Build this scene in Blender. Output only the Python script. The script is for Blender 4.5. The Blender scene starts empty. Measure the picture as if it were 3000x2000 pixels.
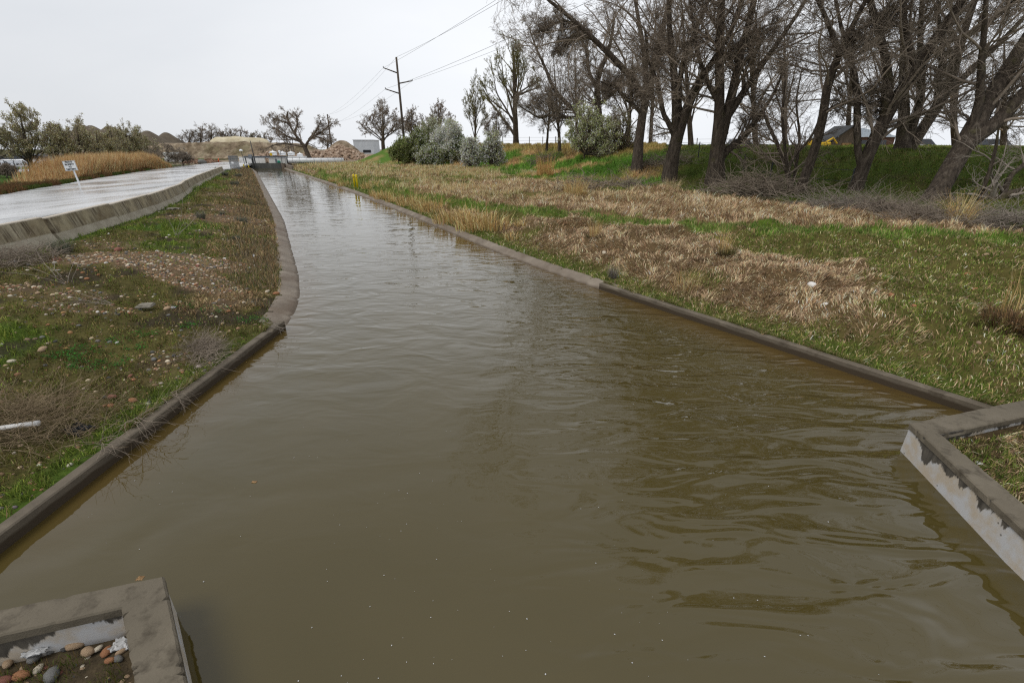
import bpy, math, random
import numpy as np
random.seed(7)
rng = np.random.default_rng(11)
SC = bpy.context.scene
COL = SC.collection
PI = math.pi
R = math.radians
# ------------------------------------------------------------------ camera geometry (3000x2000 photo pixels)
F_PX, CAM_Z, HOR = 1333.0, 3.2, 435.0
PITCH = math.atan((1000 - HOR) / F_PX)
SP, CP = math.sin(PITCH), math.cos(PITCH)
def ray(u, v):
    w = 1000 - v
    return np.array([u - 1500.0, F_PX * CP + w * SP, -F_PX * SP + w * CP])
def at(u, v, z):            # point where the sight line meets height z
    d = ray(u, v); t = (z - CAM_Z) / d[2]
    return np.array([d[0] * t, d[1] * t, z])
def atY(u, v, Y):           # point of the sight line at distance Y
    d = ray(u, v); t = Y / d[1]
    return np.array([d[0] * t, Y, CAM_Z + d[2] * t])
def lin(c):
    return tuple(((x / 255) / 12.92 if x / 255 <= .04045 else ((x / 255 + .055) / 1.055) ** 2.4) for x in c)

# ------------------------------------------------------------------ mesh helpers
def mesh_data(name, V, quads=None, tris=None, smooth=False, col=None, mats=None, midx=None):
    me = bpy.data.meshes.new(name)
    V = np.asarray(V, dtype=np.float32).reshape(-1, 3)
    me.vertices.add(len(V)); me.vertices.foreach_set('co', V.ravel())
    q = np.asarray(quads if quads is not None and len(quads) else np.zeros((0, 4)), dtype=np.int32).reshape(-1, 4)
    t = np.asarray(tris if tris is not None and len(tris) else np.zeros((0, 3)), dtype=np.int32).reshape(-1, 3)
    me.loops.add(q.size + t.size)
    me.loops.foreach_set('vertex_index', np.concatenate([q.ravel(), t.ravel()]))
    n = len(q) + len(t)
    me.polygons.add(n)
    ls = np.concatenate([np.arange(len(q)) * 4, q.size + np.arange(len(t)) * 3]).astype(np.int32)
    me.polygons.foreach_set('loop_start', ls)
    me.polygons.foreach_set('use_smooth', np.full(n, bool(smooth)))
    if midx is not None: me.polygons.foreach_set('material_index', np.asarray(midx, dtype=np.int32))
    if col is not None:
        a = me.color_attributes.new('Col', 'FLOAT_COLOR', 'POINT')
        c = np.ones((len(V), 4), dtype=np.float32); c[:, :3] = col
        a.data.foreach_set('color', c.ravel())
    me.update(calc_edges=True)
    me.validate()
    for m in (mats or []): me.materials.append(m)
    return me
def tag(o, label=None, cat=None, group=None, kind=None):
    if label: o['label'] = label
    if cat: o['category'] = cat
    if group: o['group'] = group
    if kind: o['kind'] = kind
    return o
def thing(name, label, cat, loc=(0, 0, 0), group=None, rz=0):
    o = bpy.data.objects.new(name, None); COL.objects.link(o)
    o.location = tuple(float(a) for a in loc); o.rotation_euler = (0, 0, rz); o.empty_display_size = .3
    return tag(o, label, cat, group)
def link(name, me, parent=None, loc=None):
    o = bpy.data.objects.new(name, me); COL.objects.link(o)
    if parent: o.parent = parent
    if loc is not None: o.location = tuple(float(a) for a in loc)
    return o
class MB:
    """collects shapes; vertices are in the frame of the thing they belong to"""
    def __init__(s): s.V = []; s.Q = []; s.T = []; s.n = 0
    def add(s, V, Q=None, T=None):
        V = np.asarray(V, float).reshape(-1, 3)
        if Q is not None and len(Q): s.Q.append(np.asarray(Q).reshape(-1, 4) + s.n)
        if T is not None and len(T): s.T.append(np.asarray(T).reshape(-1, 3) + s.n)
        s.V.append(V); s.n += len(V); return s
    def box(s, c, d, rz=0, rx=0, ry=0, bev=0):
        x, y, z = d[0] / 2, d[1] / 2, d[2] / 2
        if bev:
            b = min(bev, x * .9, y * .9, z * .9)
            P = []
            for zz, i in ((-z, b), (-z + b, 0), (z - b, 0), (z, b)):
                for sx, sy in ((-1, -1), (1, -1), (1, 1), (-1, 1)):
                    if sx * sy > 0: P += [(sx * (x - i), sy * (y - b - i), zz), (sx * (x - b - i), sy * (y - i), zz)]
                    else: P += [(sx * (x - b - i), sy * (y - i), zz), (sx * (x - i), sy * (y - b - i), zz)]
            P = np.array(P); Q = []
            for k in range(3):
                for j in range(8):
                    Q.append((k * 8 + j, k * 8 + (j + 1) % 8, (k + 1) * 8 + (j + 1) % 8, (k + 1) * 8 + j))
            T = [(0, j + 1, j) for j in range(1, 7)] + [(24, 24 + j, 25 + j) for j in range(1, 7)]
        else:
            P = np.array([(a * x, b * y, cc * z) for cc in (-1, 1) for a, b in ((-1, -1), (1, -1), (1, 1), (-1, 1))])
            Q = [(3, 2, 1, 0), (4, 5, 6, 7), (0, 1, 5, 4), (1, 2, 6, 5), (2, 3, 7, 6), (3, 0, 4, 7)]; T = None
        M = rot(rx, ry, rz)
        return s.add(P @ M.T + np.array(c, float), Q, T)
    def tube(s, pts, r, n=8, cap=True):
        pts = np.array(pts, float); r = np.broadcast_to(np.array(r, float), (len(pts),))
        V, Q = tubes(pts[None], r[None], n)
        T = None
        if cap:
            m = len(pts)
            T = [(0, j + 1, j) for j in range(1, n - 1)] + [((m - 1) * n, (m - 1) * n + j, (m - 1) * n + j + 1) for j in range(1, n - 1)]
        return s.add(V, Q, T)
    def lathe(s, c, prof, n=12, M=None):
        P = []
        for r, z in prof:
            for j in range(n):
                a = 2 * PI * j / n; P.append((r * math.cos(a), r * math.sin(a), z))
        P = np.array(P)
        if M is not None: P = P @ M.T
        m = len(prof)
        Q = [(k * n + j, k * n + (j + 1) % n, (k + 1) * n + (j + 1) % n, (k + 1) * n + j) for k in range(m - 1) for j in range(n)]
        T = [(0, j + 1, j) for j in range(1, n - 1)] + [((m - 1) * n, (m - 1) * n + j, (m - 1) * n + j + 1) for j in range(1, n - 1)]
        return s.add(P + np.array(c, float), Q, T)
    def prism(s, poly, h0, h1):   # poly in xy, extruded in z
        n = len(poly); P = [(x, y, h0) for x, y in poly] + [(x, y, h1) for x, y in poly]
        Q = [(j, (j + 1) % n, n + (j + 1) % n, n + j) for j in range(n)]
        T = [(0, j + 1, j) for j in range(1, n - 1)] + [(n, n + j, n + j + 1) for j in range(1, n - 1)]
        return s.add(P, Q, T)
    def build(s, name, mat, parent=None, smooth=False, loc=None):
        V = np.concatenate(s.V); Q = np.concatenate(s.Q) if s.Q else None; T = np.concatenate(s.T) if s.T else None
        return link(name, mesh_data(name, V, Q, T, smooth, mats=[mat]), parent, loc)
def rot(rx=0, ry=0, rz=0):
    cx, sx, cy, sy, cz, sz = math.cos(rx), math.sin(rx), math.cos(ry), math.sin(ry), math.cos(rz), math.sin(rz)
    X = np.array([[1, 0, 0], [0, cx, -sx], [0, sx, cx]]); Y = np.array([[cy, 0, sy], [0, 1, 0], [-sy, 0, cy]])
    Z = np.array([[cz, -sz, 0], [sz, cz, 0], [0, 0, 1]])
    return Z @ Y @ X
def tubes(P, Rr, ns):
    """P (B,n,3), Rr (B,n) -> verts, quads of B open tubes"""
    B, n, _ = P.shape
    T = np.gradient(P, axis=1); T /= np.linalg.norm(T, axis=2, keepdims=True) + 1e-9
    m = T.mean(axis=1); m /= np.linalg.norm(m, axis=1, keepdims=True) + 1e-9
    ref = np.where(np.abs(m[:, 2:3]) > .8, np.array([[1., 0, 0]]), np.array([[0., 0, 1.]]))[:, None, :]
    S = np.cross(T, np.broadcast_to(ref, T.shape)); S /= np.linalg.norm(S, axis=2, keepdims=True) + 1e-9
    U = np.cross(S, T)
    a = np.arange(ns) * 2 * PI / ns
    V = P[:, :, None, :] + Rr[:, :, None, None] * (S[:, :, None, :] * np.cos(a)[:, None] + U[:, :, None, :] * np.sin(a)[:, None])
    i = np.arange(n - 1)[:, None] * ns; j = np.arange(ns)[None]
    q = np.stack([i + j, i + (j + 1) % ns, i + ns + (j + 1) % ns, i + ns + j], -1).reshape(-1, 4)
    Q = (np.arange(B)[:, None, None] * n * ns + q[None]).reshape(-1, 4)
    return V.reshape(-1, 3), Q
# value noise
def vnoise(x, y, seed=0):
    x = np.asarray(x, float) + 1000.; y = np.asarray(y, float) + 1000.
    xi = np.floor(x).astype(np.int64); yi = np.floor(y).astype(np.int64)
    fx = x - xi; fy = y - yi; fx = fx * fx * (3 - 2 * fx); fy = fy * fy * (3 - 2 * fy)
    def h(a, b):
        n = (a * 374761393 + b * 668265263 + seed * 1442695041) & 0x7fffffff
        n = ((n ^ (n >> 13)) * 1274126177) & 0x7fffffff
        n = (n ^ (n >> 16)) & 0xffff
        return n / 65535.
    return (h(xi, yi) * (1 - fx) + h(xi + 1, yi) * fx) * (1 - fy) + (h(xi, yi + 1) * (1 - fx) + h(xi + 1, yi + 1) * fx) * fy
def fbm(x, y, seed=0, o=3):
    s = 0; a = .5; t = 0
    for k in range(o):
        s = s + a * vnoise(x * 2 ** k, y * 2 ** k, seed + k * 7); t += a; a *= .5
    return s / t
def sstep(a, b, x):
    t = np.clip((x - a) / (b - a), 0, 1); return t * t * (3 - 2 * t)

# ------------------------------------------------------------------ materials
def nodes_of(m):
    m.use_nodes = True; nt = m.node_tree; nt.nodes.clear(); return nt
def mat(name, cols, scale=5., stretch=(1, 1, 1), rough=.9, bump=0., bscale=None, detail=6, attr=False, spec=.3, translucent=0, metal=0,
        second=None, var=.0, dist=0.0):
    """cols: ramp [(pos, srgb)]; second: (srgb, scale, lo, hi, stretch) a blotch layer on top"""
    m = bpy.data.materials.new(name); nt = nodes_of(m); N = nt.nodes; L = nt.links
    out = N.new('ShaderNodeOutputMaterial'); b = N.new('ShaderNodeBsdfPrincipled')
    b.inputs['Roughness'].default_value = rough; b.inputs['Specular IOR Level'].default_value = spec; b.inputs['Metallic'].default_value = metal
    tc = N.new('ShaderNodeTexCoord'); mp = N.new('ShaderNodeMapping'); mp.inputs['Scale'].default_value = stretch
    L.new(tc.outputs['Object'], mp.inputs['Vector'])
    nz = N.new('ShaderNodeTexNoise'); nz.inputs['Scale'].default_value = scale; nz.inputs['Detail'].default_value = detail; nz.inputs['Roughness'].default_value = .6
    nz.inputs['Distortion'].default_value = dist
    L.new(mp.outputs[0], nz.inputs['Vector'])
    cr = N.new('ShaderNodeValToRGB'); L.new(nz.outputs['Fac'], cr.inputs[0])
    while len(cr.color_ramp.elements) < len(cols): cr.color_ramp.elements.new(.5)
    for e, (p, c) in zip(cr.color_ramp.elements, cols): e.position = p; e.color = (*lin(c), 1)
    src = cr.outputs[0]
    if second:
        n2 = N.new('ShaderNodeTexNoise'); n2.inputs['Scale'].default_value = second[1]; n2.inputs['Detail'].default_value = 8; n2.inputs['Roughness'].default_value = .65
        mp2 = N.new('ShaderNodeMapping'); mp2.inputs['Scale'].default_value = second[4] if len(second) > 4 else (1, 1, 1)
        L.new(tc.outputs['Object'], mp2.inputs['Vector']); L.new(mp2.outputs[0], n2.inputs['Vector'])
        mr = N.new('ShaderNodeMapRange'); mr.inputs['From Min'].default_value = second[2]; mr.inputs['From Max'].default_value = second[3]
        L.new(n2.outputs['Fac'], mr.inputs['Value'])
        mx = N.new('ShaderNodeMix'); mx.data_type = 'RGBA'; L.new(mr.outputs[0], mx.inputs[0]); L.new(src, mx.inputs[6]); mx.inputs[7].default_value = (*lin(second[0]), 1)
        src = mx.outputs[2]
    if attr:
        at_ = N.new('ShaderNodeAttribute'); at_.attribute_name = 'Col'
        mx = N.new('ShaderNodeMix'); mx.data_type = 'RGBA'; mx.blend_type = 'MULTIPLY'; mx.inputs[0].default_value = 1
        L.new(src, mx.inputs[6]); L.new(at_.outputs['Color'], mx.inputs[7]); src = mx.outputs[2]
    L.new(src, b.inputs['Base Color'])
    if bump:
        n3 = N.new('ShaderNodeTexNoise'); n3.inputs['Scale'].default_value = bscale or scale * 3; n3.inputs['Detail'].default_value = 8
        L.new(mp.outputs[0], n3.inputs['Vector'])
        bp = N.new('ShaderNodeBump'); bp.inputs['Strength'].default_value = 1; bp.inputs['Distance'].default_value = bump
        L.new(n3.outputs['Fac'], bp.inputs['Height']); L.new(bp.outputs[0], b.inputs['Normal'])
    if translucent:
        tr = N.new('ShaderNodeBsdfTranslucent'); L.new(src, tr.inputs['Color']); ms = N.new('ShaderNodeMixShader'); ms.inputs[0].default_value = translucent
        L.new(b.outputs[0], ms.inputs[1]); L.new(tr.outputs[0], ms.inputs[2]); L.new(ms.outputs[0], out.inputs[0])
    else:
        L.new(b.outputs[0], out.inputs[0])
    m.diffuse_color = (*lin(cols[-1][1]), 1)
    return m
W1 = [(0., (255, 255, 255)), (1., (255, 255, 255))]
M = {}
M['blade'] = mat('grass_blades', [(.3, (215, 215, 215)), (.7, (255, 255, 255))], scale=8, attr=True, rough=.7, spec=.2, translucent=.2)
M['leaf'] = mat('leaf_and_petal', [(.3, (215, 215, 215)), (.7, (255, 255, 255))], scale=3, attr=True, rough=.7, spec=.2, translucent=.45)
M['bark'] = mat('bark', [(.3, (48, 41, 35)), (.55, (86, 76, 66)), (.8, (122, 112, 99))], scale=3.5, stretch=(3, 3, .6), bump=.06, bscale=9, rough=.95,
                second=((86, 84, 44), 1.3, .55, .8))
M['twig'] = mat('twig_bark', [(.3, (110, 99, 87)), (.7, (162, 148, 132))], scale=1.5, rough=.9)
M['twig_far'] = mat('far_twig_bark', [(.3, (118, 106, 94)), (.7, (152, 140, 126))], scale=1.0, rough=.9)
M['twig_pale'] = mat('pale_dead_wood', [(.3, (118, 108, 98)), (.7, (168, 158, 146))], scale=3, rough=.9)
M['twig_green'] = mat('green_twig_bark', [(.3, (92, 90, 52)), (.7, (138, 130, 88))], scale=1.5, rough=.9)
M['conc'] = mat('weathered_concrete', [(.25, (98, 90, 76)), (.5, (134, 124, 108)), (.8, (158, 149, 132))], scale=2.2, bump=.004, bscale=60, rough=.85,
                second=((74, 62, 46), 1.1, .52, .72))
M['coping'] = mat('damp_concrete', [(.25, (78, 71, 60)), (.55, (104, 95, 82)), (.8, (126, 117, 102))], scale=3, bump=.004, bscale=40, rough=.8,
                  second=((58, 48, 36), 2.5, .55, .75))
M['lip'] = mat('lining_concrete', [(.25, (104, 94, 82)), (.55, (126, 115, 102)), (.8, (148, 138, 124))], scale=2, bump=.006, bscale=25, rough=.7,
               second=((92, 76, 60), .9, .5, .75))

M['asphalt'] = mat('wet_road', [(.3, (88, 88, 88)), (.7, (116, 116, 116))], scale=.7, rough=.2, spec=.5, bump=.001, bscale=30)
M['white_paint'] = mat('white_painted_metal', [(.3, (222, 224, 226)), (.7, (240, 242, 244))], scale=1.5, rough=.5)
M['white_conc'] = mat('white_masonry', [(.3, (206, 205, 203)), (.7, (228, 227, 224))], scale=2, rough=.8, second=((150, 146, 140), 1.2, .55, .8))
M['grey_metal'] = mat('galvanised_metal', [(.3, (96, 102, 108)), (.7, (138, 144, 150))], scale=3, rough=.5, metal=.4)
M['dark_metal'] = mat('dark_metal', [(.3, (46, 48, 50)), (.7, (70, 72, 74))], scale=3, rough=.6)
M['yellow'] = mat('yellow_paint', [(.3, (214, 186, 20)), (.7, (236, 210, 40))], scale=2, rough=.5)
M['yellow_dull'] = mat('dull_yellow_paint', [(.3, (196, 158, 30)), (.7, (220, 184, 50))], scale=2, rough=.6)
M['teal'] = mat('teal_paint', [(.3, (24, 120, 100)), (.7, (36, 146, 122))], scale=2, rough=.5)
M['orange'] = mat('orange_plastic', [(.3, (206, 92, 50)), (.7, (226, 112, 66))], scale=2, rough=.5)
M['black'] = mat('black_paint', [(.3, (18, 18, 20)), (.7, (32, 32, 34))], scale=2, rough=.5)
M['pole'] = mat('pole_wood', [(.3, (62, 54, 46)), (.7, (98, 88, 78))], scale=4, stretch=(3, 3, .3), rough=.9, bump=.01)
M['glass'] = mat('dark_glass', [(.3, (24, 28, 34)), (.7, (44, 50, 58))], scale=2, rough=.1, spec=.6)
M['tyre'] = mat('tyre_rubber', [(.3, (22, 22, 22)), (.7, (34, 34, 34))], scale=5, rough=.8)
M['car_white'] = mat('white_car_paint', [(.3, (222, 224, 228)), (.7, (234, 236, 240))], scale=2, rough=.25, spec=.5)
M['car_dark'] = mat('dark_car_paint', [(.3, (36, 34, 38)), (.7, (52, 50, 56))], scale=2, rough=.25, spec=.5)
M['car_blue'] = mat('blue_grey_car_paint', [(.3, (86, 104, 122)), (.7, (104, 122, 140))], scale=2, rough=.25, spec=.5)
M['dirt'] = mat('bulldozed_dirt', [(.35, (98, 84, 66)), (.5, (132, 116, 96)), (.65, (164, 150, 128))], scale=.5, bump=.9, bscale=.7, rough=1,
                second=((98, 94, 62), .12, .55, .75))
M['darkgravel'] = mat('dark_gravel', [(.3, (86, 77, 66)), (.7, (110, 100, 86))], scale=.5, bump=.1, bscale=3, rough=1)
M['sand'] = mat('pale_sand', [(.3, (184, 172, 142)), (.7, (212, 202, 176))], scale=.4, bump=.2, bscale=1.2, rough=1)
M['rubble'] = mat('broken_rubble', [(.2, (120, 96, 78)), (.5, (168, 146, 126)), (.8, (206, 190, 174))], scale=.9, bump=.05, rough=1, detail=2)
M['rubble_red'] = mat('broken_brick', [(.2, (96, 72, 58)), (.5, (132, 102, 84)), (.8, (160, 136, 116))], scale=1.2, bump=.05, rough=1, detail=2)
M['brick'] = mat('old_brick', [(.3, (98, 74, 64)), (.7, (132, 104, 92))], scale=3, stretch=(1, 1, 4), rough=.95)
M['wood'] = mat('old_boards', [(.3, (74, 64, 54)), (.7, (116, 104, 90))], scale=2, stretch=(4, 4, .3), rough=.95)
M['roof'] = mat('metal_roof', [(.3, (146, 158, 166)), (.7, (176, 186, 194))], scale=1, rough=.5, metal=.2)
M['warehouse'] = mat('pale_cladding', [(.3, (178, 184, 190)), (.7, (198, 203, 208))], scale=.4, rough=.6)
M['splinter'] = mat('splintered_wood', [(.3, (112, 84, 56)), (.7, (180, 146, 104))], scale=4, stretch=(5, 5, .4), rough=.9, bump=.03)
M['paper'] = mat('crumpled_paper', [(.3, (158, 158, 156)), (.7, (204, 204, 204))], scale=9, rough=.8, bump=.01)
M['black_bag'] = mat('black_plastic', [(.3, (16, 17, 18)), (.7, (34, 35, 38))], scale=10, rough=.3, bump=.01)
M['slab'] = mat('grey_slab', [(.3, (104, 99, 88)), (.7, (142, 136, 124))], scale=12, rough=.9, bump=.004)
def stone(n, a, b): M[n] = mat(n, [(.3, a), (.7, b)], scale=14, rough=.85, bump=.004, bscale=60, second=((min(255, b[0] + 26), min(255, b[1] + 24), min(255, b[2] + 20)), 6, .6, .8))
stone('tan_stone', (152, 126, 98), (186, 162, 134)); stone('orange_stone', (138, 94, 64), (172, 124, 90)); stone('grey_stone', (96, 96, 94), (134, 132, 128))
stone('cream_stone', (186, 174, 152), (214, 204, 186)); stone('red_stone', (116, 74, 62), (150, 102, 88)); stone('white_stone', (206, 202, 196), (232, 228, 222)); stone('dark_stone', (62, 62, 62), (90, 88, 84))
# ------------------------------------------------------------------ plan of the place
def ip(pts):
    a = np.array(pts, float)
    def f(y):
        y = np.asarray(y, float); r = np.interp(y, a[:, 0], a[:, 1])
        s0 = (a[1, 1] - a[0, 1]) / (a[1, 0] - a[0, 0]); s1 = (a[-1, 1] - a[-2, 1]) / (a[-1, 0] - a[-2, 0])
        r = np.where(y < a[0, 0], a[0, 1], r); return np.where(y > a[-1, 0], a[-1, 1] + (y - a[-1, 0]) * s1, r)
    return f
GATE_Y = 85.
# water edges (x as a function of y); the land edge lies a lip's width outside
xLw = ip([(-14, -1.7), (1.35, -1.75), (1.42, -1.8), (1.46, -4.36), (8.07, -4.36), (9.2, -4.62), (10.3, -4.99), (12.2, -5.85), (14.5, -7.0), (18, -8.75), (22.05, -10.76), (29.15, -14.6), (48.5, -25.1), (71.7, -37.7), (85, -45.4)])
xRw = ip([(-14, 3.9), (1.6, 3.9), (2.79, 4.13), (4.34, 4.46), (4.40, 4.7), (4.86, 6.0), (4.95, 6.12), (10.8, 2.16), (13., .75), (15.5, -.69), (20.7, -3.43), (27.4, -7.0), (38.6, -13.2), (76, -34.9), (85, -40.)])
def xL(y): return xLw(y) - np.interp(y, [1.42, 1.46, 8, 8.4, 20, 85], [.12, .08, .08, .36, .42, .5])
def xR(y): return xRw(y) + np.interp(y, [4, 4.9, 10.7, 11., 20, 85], [.1, .08, .08, .26, .3, .38])
BAR = [(-13.2, 6.), (-13.35, 9.5), (-13.5, 12.2), (-14.4, 15.4), (-15.6, 19.1), (-16.9, 22.6), (-19.6, 28.2), (-22.4, 33.2), (-24.9, 38.), (-27.4, 43.), (-30., 48.2), (-36., 60.3)]
xB = ip([(y, x) for x, y in BAR])
xE = ip([(0, -19.5), (12, -22.), (27, -29.2), (38, -34.6), (54, -42.), (69, -48.2), (96, -57.), (140, -66)])   # far edge of the road
FX = ip([(0, 24), (8, 21.5), (14, 18.6), (20, 15.6), (27, 12.8), (32, 9), (36.5, 3.5), (42, .5), (50, -2), (57, -4.5), (63, -7), (68, -12), (72, -18), (78, -25), (86, -30), (110, -32), (200, -22), (900, 40)])
YT = ip([(-40, 90), (-33, 78), (-20, 53), (-10, 35.5), (-.5, 21.4), (5, 16.6), (15, 13.2), (25, 11)])
def plateau(y): return np.interp(y, [15, 40, 60, 90], [3.02, 3.1, 3.45, 3.6])
def height(x, y, fine=True):
    x = np.asarray(x, float); y = np.asarray(y, float)
    l, r, b, e, f = xL(y), xR(y), xB(y), xE(y), FX(y)
    n1 = fbm(x / 2.2, y / 2.2, 3) - .5; n2 = fbm(x / .55, y / .55, 9) - .5; n3 = fbm(x / 7, y / 7, 5) - .5
    # left bank
    d = np.clip((l - x), 0, 99); w = np.clip(l - b, .5, 99)
    t = np.clip(d / w, 0, 1)
    zl = .13 + .42 * sstep(0, 1, t) + .30 * np.sin(np.pi * np.clip(t, 0, 1)) * np.interp(y, [6, 14, 30, 55], [.35, .8, .7, .2]) + (n1 * .22 + n2 * .07) * sstep(0, 1.2, d)
    # road and beyond
    zroad = np.full_like(zl, .68)
    ez = np.clip(e - x, 0, 99)
    zfar = .68 - .33 * sstep(.2, 3, ez) + n1 * .2 * sstep(0, 2, ez)
    zl = np.where(x < b - .15, np.where(x < e, zfar, zroad), zl)
    # right bank
    d = np.clip(x - r, 0, 400); s = (x - f) * np.interp(y, [0, 40, 50, 80, 95], [.9, .9, .75, .72, 1.])
    zr = .12 + .5 * sstep(0, 3.5, d) + .12 * sstep(4, 12, d) + (n1 * .22 + n2 * .13) * sstep(.1, 1.2, d) + n3 * .15 * sstep(2, 8, d)
    tuss = sstep(.45, .75, fbm(x / .8, y / .8, 77)) * .20 * sstep(.6, 1.6, d) * (s < 0)
    Wd = np.interp(y, [10, 30, 45, 60, 90], [17, 16, 15, 12, 9])
    pl = plateau(y)
    zr = zr + tuss + (pl - .7) * sstep(0, 1, np.clip(s, 0, 999) / Wd) * (1 + 0 * s)
    z = np.where(x < l, zl, np.where(x > r, zr, -.9))
    # inside the two wing walls
    z = np.where((x < l) & (x > -4.43) & (y < 1.6), .09, z)
    inr = ((x > r) & (y < 4.9) & (x < 7)); z = np.where(inr, .24 + n2 * .05, z)
    # beyond the gate the ground is continuous
    mid = (x >= l) & (x <= r)
    yard = .5 + n3 * .2
    z = np.where(mid & (y > GATE_Y + .4), yard, z)
    # far land settles to an even level on the left
    k = sstep(80, 120, y)
    z = np.where(x < f, z * (1 - k) + k * yard, z)
    return z
# ------------------------------------------------------------------ what grows where
def zones(x, y):
    """colour (linear rgb) of what covers the ground, and weights used for the grasses"""
    x = np.asarray(x, float); y = np.asarray(y, float)
    l, r, b, e, f = xL(y), xR(y), xB(y), xE(y), FX(y)
    n1 = fbm(x / 1.5, y / 1.5, 21); n2 = fbm(x / .4, y / .4, 22); n3 = fbm(x / 4.5, y / 4.5, 23)
    s = x - f
    bb = y - YT(x)
    dL = l - x; dR = x - r
    def g(cx, cy, rx, ry, a=0):
        ca, sa = math.cos(a), math.sin(a); dx, dy = x - cx, y - cy
        q = ((dx * ca + dy * sa) / rx) ** 2 + ((-dx * sa + dy * ca) / ry) ** 2
        return sstep(1.15, .45, q + (n2 - .5) * .9)
    left = (x < l) & (x > b); farleft = x <= b; right = x > r
    # ---- left bank
    gravel = np.maximum.reduce([g(-9.3, 11.8, 2.7, 1.1, .1), .9 * g(-7.6, 10.6, 1.9, .7, -.5), .5 * g(-9.6, 8.9, 1.6, .5), .4 * g(-8.2, 8.2, 1.3, .35), .9 * g(-12.2, 19.8, 2.2, 1.3, .9), .8 * g(-13.5, 23.6, 2.4, 1.1, 1.),
                                .8 * g(-17, 31, 3.2, 1.5, 1.1), .6 * g(-21, 40, 4, 1.6, 1.1), .55 * sstep(.62, .72, n1) * sstep(5, 7, y)])
    dry = np.maximum(sstep(3.4, .4, dL) * sstep(9, 15, y), g(-6.4, 9.8, 1.3, 1.6)) * sstep(.35, .6, n1 + .05)
    lush = np.maximum.reduce([sstep(1.3, .15, x - b) * sstep(6, 9, y), g(-12.3, 17.0, 1.9, 1.1, .5), sstep(.7, .1, dL) * sstep(8.3, 6, y) * .9, .8 * sstep(.6, .72, n3) * (1 - dry), g(-8.4, 6.0, 1.1, 1.5, 0) * .8])
    bare = sstep(.58, .7, fbm(x / .9, y / .9, 31)) * .8
    # ---- right bank
    band = sstep(1.6, .7, np.abs(bb + (n1 - .5) * 1.2)) * (y < 60)
    strip = sstep(.95, .2, dR + (n1 - .5) * .8)
    # straw below the track
    below = (bb < -.6)
    straw = sstep(.38, .60, n1 * .55 + n3 * .5 + .16 * sstep(9, 5.5, x) - .16 * sstep(7.5, 10, x) - .05) * below * sstep(.5, 1.4, dR)
    straw_up = (bb > .7) & (s < 0)
    out = {}
    out.update(gravel=gravel * left, dry=dry * left, lush=lush * left, bare=bare * left, band=band * right, strip=strip * right, straw=straw * right,
               up=(straw_up & right) * 1., slope=(right & (s >= 0)) * 1., left=left, far=farleft, right=right, s=s, bb=bb, dL=dL, dR=dR, n1=n1, n2=n2, n3=n3)
    return out
G = lambda *c: np.array(lin(c))
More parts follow.
